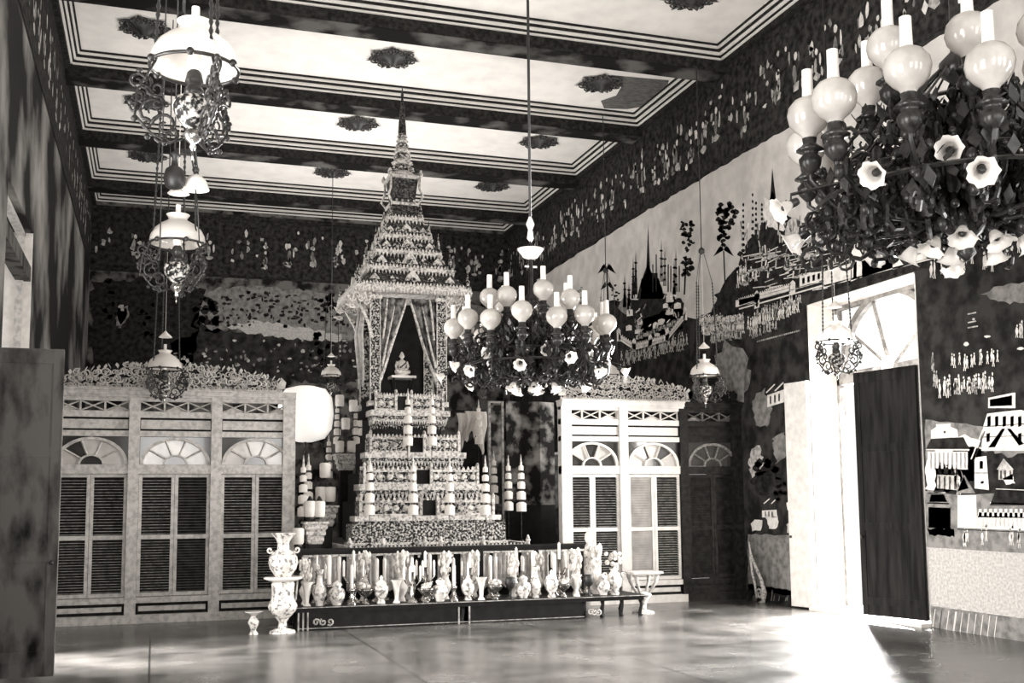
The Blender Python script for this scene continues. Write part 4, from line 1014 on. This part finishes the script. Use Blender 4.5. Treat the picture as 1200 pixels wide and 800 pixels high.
bA=at(345,712,Y=14.5); bB=at(755,697,Y=14.5); W2=bB.x-bA.x; BZ=.30
bn=thing('low_bench','long low black lacquered bench carrying the vases','bench',(bA.x,14.5,0))
m=MB(); m.box((0,-.05,BZ-.03),(W2,.80,BZ)); m.box((.02,-.03,BZ-.07),(W2-.02,.78,BZ-.03)); m.build('bench_top', LACQ, bn)
m=MB(); m.box((0,-.055,BZ-.012),(W2,-.05,BZ-.002)); m.box((.05,-.032,.02),(W2*.81,-.025,.03));
for x in (.04,.10,.16,W2*.44,W2*.47): m.box((x,-.045,.0),(x+.02,-.03,BZ-.07))
m.build('edge_trim', GILT, bn)
m=MB(); m.box((.03,0,0),(W2*.44,.02,BZ-.05)); m.box((W2*.47,0,0),(W2*.81,.02,BZ-.05)); m.box((.03,.4,0),(W2*.8,.42,BZ-.05)); m.build('apron', LACQ, bn)
for x in (.05,W2*.455,W2*.81,W2*.87,W2*.93,W2-.05):
    for y in (.02,.72):
        m=MB(); m.tube([(x,y,0),(x-.02,y,.03),(x+.01,y,.15),(x,y,BZ-.06)],[.035,.03,.022,.035],8); m.build('leg', LACQ, bn)
m=MB()
for k in range(3): m.tube(spiral((W2*.83+.06*k,-.03,.08),(1,0,0),(0,0,1),.05,1.2,k*2,9),.012,4)
for k in range(3): m.tube(spiral((.28+.09*k,-.03,.10),(1,0,0),(0,0,1),.05,1.2,k*2,9),.012,4)
m.build('carving', WORN, bn)

# ---------------------------------------------------------------- vases, candlesticks and cups
def lathe_part(r,name,prof,m_,n=18,**k):
    b_=MB(); b_.lathe(prof,n=n,**k); return b_.build(name,m_,r)
def v_slender():
    r=thing('slender_vase','','vase',(0,0,0)); lathe_part(r,'vase_body',[(.05,0),(.045,.02),(.06,.06),(.085,.13),(.08,.19),(.04,.26),(.028,.36),(.05,.42),(.052,.43)],PORC); return r
def v_candle():
    r=thing('candlestick','','candlestick',(0,0,0)); lathe_part(r,'stem',[(.06,0),(.055,.02),(.02,.05),(.035,.09),(.018,.12),(.03,.16),(.045,.18),(.015,.19)],SILVER,12); c=lathe_part(r,'candle',[(.022,.19),(.021,.46),(.006,.48)],PORCW,10); return r
def v_urn():
    r=thing('lidded_urn','','urn',(0,0,0)); lathe_part(r,'urn_body',[(.055,0),(.05,.02),(.035,.05),(.08,.11),(.095,.17),(.09,.21),(.07,.235)],PORC); lathe_part(r,'lid',[(.075,.235),(.07,.26),(.03,.29),(.018,.30),(.025,.32),(.006,.35)],PORCW); return r
def v_bowl():
    r=thing('footed_bowl','','bowl',(0,0,0)); lathe_part(r,'bowl_body',[(.05,0),(.045,.015),(.018,.04),(.022,.08),(.07,.11),(.105,.16),(.11,.18),(.10,.17)],SILVER); 
    b_=MB(); 
    for k in range(14): a=random.random()*6.28; q=random.random()**.5*.075; b_.ball((q*cos(a),q*sin(a),.18+random.random()*.06),.026,0,8,5)
    b_.build('offering_balls', FLOWR, r); return r
def v_bouquet():
    r=thing('bouquet_vase','','vase with flowers',(0,0,0)); lathe_part(r,'vase_body',[(.045,0),(.04,.02),(.028,.05),(.06,.11),(.07,.16),(.04,.22),(.035,.25),(.05,.27)],PORCW)
    b_=MB()
    for k in range(46):
        a=random.random()*6.28; h=random.uniform(.28,.50); q=random.uniform(.0,.085)*(h/.5)**.5; b_.ball((q*cos(a),q*sin(a),h),random.uniform(.014,.024),0,6,4,(.9,.9,2.0)); 
    for k in range(8):
        a=random.random()*6.28; b_.tube([(0,0,.24),(.05*cos(a),.05*sin(a),.40)],.005,4)
    b_.build('flowers', FLOWR, r); return r
def v_trumpet():
    r=thing('trumpet_vase','','vase',(0,0,0)); lathe_part(r,'vase_body',[(.05,0),(.045,.015),(.025,.04),(.03,.10),(.04,.18),(.055,.25),(.08,.29),(.082,.295)],PORCW,20); return r
def v_goblet():
    r=thing('dark_goblet','','goblet',(0,0,0)); lathe_part(r,'goblet_body',[(.055,0),(.05,.015),(.015,.03),(.018,.12),(.05,.15),(.075,.21),(.07,.27),(.055,.29)],IRON,16); return r
def v_jar():
    r=thing('ginger_jar','','jar',(0,0,0)); lathe_part(r,'jar_body',[(.05,0),(.055,.02),(.09,.08),(.10,.13),(.085,.18),(.05,.20),(.052,.225)],PORC); lathe_part(r,'lid',[(.058,.225),(.055,.25),(.02,.27),(.006,.285)],PORC,14); return r
def v_candel():
    r=thing('branched_candelabrum','','candelabrum',(0,0,0)); lathe_part(r,'stem',[(.07,0),(.06,.02),(.02,.06),(.035,.12),(.016,.18),(.016,.34),(.03,.36)],SILVER,12)
    for k in range(4):
        a=pi*k/2+.5; b_=MB(); b_.tube([(0,0,.22),(.06*cos(a),.06*sin(a),.20),(.10*cos(a),.10*sin(a),.27)],.009,5); o=b_.build('branch', SILVER, r); b_=MB(); b_.lathe([(.014,.27),(.014,.42),(.004,.44)],(.10*cos(a),.10*sin(a),0),n=8); b_.build('candle', PORCW, o)
    b_=MB(); b_.lathe([(.016,.36),(.016,.52),(.004,.54)],n=8); b_.build('candle', PORCW, r); return r
protos={}
mk={'s':v_slender,'c':v_candle,'u':v_urn,'b':v_bowl,'f':v_bouquet,'t':v_trumpet,'g':v_goblet,'j':v_jar,'k':v_candel}
kindname={'s':'slender white patterned vase','c':'candlestick with thick white candle','u':'patterned lidded urn','b':'footed silver bowl of pale offerings','f':'white vase of paper flowers','t':'plain white trumpet vase','g':'dark goblet','j':'round patterned ginger jar','k':'branched silver candelabrum'}
grp={'s':'slender vases on the bench','c':'candlesticks on the bench','u':'lidded urns on the bench','b':'footed bowls on the bench','f':'bouquet vases on the bench','t':'trumpet vases on the bench','g':'dark goblets on the bench','j':'ginger jars on the bench','k':'candelabra on the bench'}
front='sujbkjbsbuttjbugujtbugusf'
seq_f='tsjcbutkbjcutbgjsubtgju'
seq_b='fkcckfccfskcfckfccfkcfckfcfc'
items=[]
nF=len(seq_f); 
for i,k in enumerate(seq_f): items.append((k, bA.x+.16+(W2-.55)*(i/(nF-1))+random.uniform(-.02,.02), 14.62+random.uniform(-.02,.05), random.uniform(1.0,1.15)))
for i,k in enumerate(seq_b): items.append((k, bA.x+.20+(W2-.62)*(i/(len(seq_b)-1))+random.uniform(-.02,.02), 14.88+random.uniform(-.02,.02)+.25*(i%2), random.uniform(1.15,1.4)))
words=['first','second','third','fourth','fifth','sixth','seventh','eighth','ninth','tenth','eleventh','twelfth','thirteenth','fourteenth','fifteenth','sixteenth','seventeenth','eighteenth','nineteenth','twentieth']
items.sort(key=lambda q:(q[0],q[1])); cnt={}
for k,x,y,s in items:
    n=cnt.get(k,0); cnt[k]=n+1
    if k not in protos: protos[k]=mk[k](); u_=False
    else: u_=True
    place(protos[k],u_,(x,y,BZ),'%s on the low bench, %s of those from left'%(kindname[k],words[n]),random.random()*6,grp[k],s)
# taller pieces standing at the table ends
def tall_ornament(px,pyb,pyt,Y,label,zs):
    p=at(px,pyt,Y=Y); r=thing('porcelain_figure_tower',label,'ornament',(p.x,p.y,zs)); H=p.z-zs
    lathe_part(r,'tower_body',[(.10*1.0,0),(.09,.03),(.06,H*.08),(.075,H*.25),(.085,H*.38),(.05,H*.45),(.07,H*.5),(.085,H*.62),(.06,H*.72),(.035,H*.76)],PORC)
    lathe_part(r,'tower_top',[(.04,H*.76),(.07,H*.82),(.06,H*.9),(.03,H*.94),(.01,H)],PORCW); return r
tall_ornament(690,690,618,15.15,'tall pale porcelain tower right end of the vase bench',BZ)
p=at(720,690,Y=14.9)
r=thing('handled_vase','large white vase with curling handles and flowers, right end of bench','vase',(p.x,p.y,BZ))
lathe_part(r,'vase_body',[(.08,0),(.07,.02),(.04,.05),(.10,.12),(.125,.19),(.09,.27),(.05,.32),(.075,.36)],PORCW)
for sx in (-1,1):
    b_=MB(); b_.tube(spiral((sx*.14,0,.26),(sx,0,0),(0,0,1),.07,1.1,3.5,12),.013,6); b_.build('handle', PORCW, r)
b_=MB()
for k in range(20): a=random.random()*6.28; q=random.uniform(.02,.16); b_.ball((q*cos(a),q*sin(a)*.6,random.uniform(.38,.58)),random.uniform(.025,.04),0,7,5)
b_.build('flowers', FLOWR, r)

# pedestals at both ends
def pedestal(px,py,Y,label,h):
    p=at(px,py,Y=Y); r=thing('vase_pedestal',label,'pedestal',(p.x,p.y,0)); 
    lathe_part(r,'foot',[(.17,0),(.16,.03),(.06,.06),(.05,.14),(.10,.20),(.17,.28),(.19,.34),(.15,.42),(.14,.50),(.15,.62),(.13,h-.05)],PORC,22)
    lathe_part(r,'tray',[(.15,h-.05),(.24,h-.02),(.25,h),(.23,h+.012)],PORCW,24)
    for k in range(2):
        a=.3+k*1.6; b_=MB(); b_.tube([(.2*cos(a),.2*sin(a),h-.03),(.18*cos(a),.18*sin(a),h*.6),(.14*cos(a),.14*sin(a),.35)],.012,5); b_.build('strut', GILT, r)
    return p
p=pedestal(331,735,14.35,'white porcelain pedestal with round tray at the left end of the bench',.70)
r=thing('baluster_vase','tall flower patterned white vase on the round tray at left','vase',(p.x,p.y,.712))
lathe_part(r,'vase_body',[(.10,0),(.12,.03),(.17,.10),(.19,.18),(.18,.25),(.13,.31),(.08,.34),(.075,.42),(.10,.48),(.16,.55),(.165,.56)],PORC,24)
for sx in (-1,1):
    b_=MB(); b_.tube(spiral((sx*.17,0,.34),(sx,0,0),(0,0,1),.045,1.1,3.5,10),.014,6); b_.build('handle', PORCW, r)
p=at(754,718,Y=14.85); h=at(754,669,Y=14.85).z
r=thing('tray_stand','goblet shaped stand with flat square tray at right end of bench','stand',(p.x,p.y,0))
lathe_part(r,'foot',[(.17,0),(.16,.02),(.05,.05),(.045,.14),(.10,.22),(.13,.27),(.10,.30),(.06,.32)],PORC,20)
b_=MB(); b_.cbox((0,0,h-.03),.48,.42,.03); b_.cbox((0,0,h-.05),.42,.36,.02); b_.build('tray', WORN, r)
for sx in (-1,1):
    for sy in (-1,1):
        b_=MB(); b_.tube([(sx*.17,sy*.14,h-.04),(sx*.15,sy*.12,.45),(sx*.07,sy*.06,.28)],[.035,.025,.02],6); b_.build('strut', WORN, r)
p=at(297,742,Y=14.3)
r=thing('spittoon_vase','small dark bodied vase with wide lip on the floor left of the pedestal','vase',(p.x,p.y,0))
lathe_part(r,'vase_body',[(.06,0),(.055,.02),(.03,.05),(.05,.10),(.075,.15),(.05,.20),(.03,.23)],PORC,16); lathe_part(r,'lip',[(.03,.23),(.08,.27),(.12,.285),(.115,.29)],PORCW,18)
# curled bracket ornament leaning on the right end of the right partition
p=at(884,690,X=XR-.15)
r=thing('scroll_bracket','carved pale S-scroll bracket against the mural beside the dark bay','bracket',(XR-.12,p.y,-.04))
b_=MB(); pts=[(0,.28-.55*0,0)]
b_.tube([(0,-.05,0),(0,-.20,.05),(0,-.26,.20),(0,-.16,.42),(0,.0,.62),(0,.14,.82),(0,.17,1.0)],[.03,.04,.045,.03,.025,.02,.01],6); b_.tube([(0,-.02,.1),(0,.02,.3),(0,.10,.5),(0,.15,.8)],.02,5)
b_.tube(spiral((0,-.1,.17),(0,1,0),(0,0,1),.10,1.3,0,12),.02,5); b_.build('scroll', CARVL, r)

# ---------------------------------------------------------------- light
w=bpy.data.worlds.new('world'); S.world=w; w.use_nodes=True; bg=w.node_tree.nodes['Background']; bg.inputs[0].default_value=(1,.98,.95,1); bg.inputs[1].default_value=1.9
def area(loc, target, sx, sy, E, name='daylight'):
    l=bpy.data.lights.new(name,'AREA'); l.shape='RECTANGLE'; l.size=sx; l.size_y=sy; l.energy=E; l.color=(1,.985,.96)
    o=bpy.data.objects.new(name,l); COL.objects.link(o); o.location=loc; d=Vector(target)-Vector(loc); o.rotation_euler=d.to_track_quat('-Z','Y').to_euler(); return o
def sky(loc,target,sx,sy,E,spread=180):
    o=area(loc,target,sx,sy,E); o.data.spread=radians(spread); return o
for x in (.5,3.9,7.3): sky((x,YF-.5,2.6),(x+(3.9-x)*.3,6,4.6),2.1,4.8,420)
for y in (2.2,6.4): sky((XL-.7,y,2.3),(3.5,y+4,7.5),2.2,4.4,800,140)
for y in (.5,4.7): sky((XR+.7,y,2.3),(4.5,y+5,7.5),2.1,4.4,800,140)
# uplights added in unseen side openings behind the partitions to brighten the ceiling
for y in (18.6,22.1,25.6):
    sky((XL-.65,y,1.5),(2.6,y,9.6),2.0,2.6,360,110); sky((XR+.65,y,1.5),(5.4,y,9.6),2.0,2.6,360,110)
sky((XL-1.1,12.9,1.6),(2,12.9,.2),.6,2.6,1500,120)
sky((XR+1.25,14.65,2.3),(6.3,10.6,.2),1.2,3.6,8000,120)
sky((XR+1.0,13.2,2.4),(5.5,12.0,.2),2.2,4.0,2200,180)
vs_=S.view_settings; vs_.view_transform='Standard'; vs_.look='None'; vs_.gamma=1; vs_.use_curve_mapping=False; vs_.exposure=-0.8
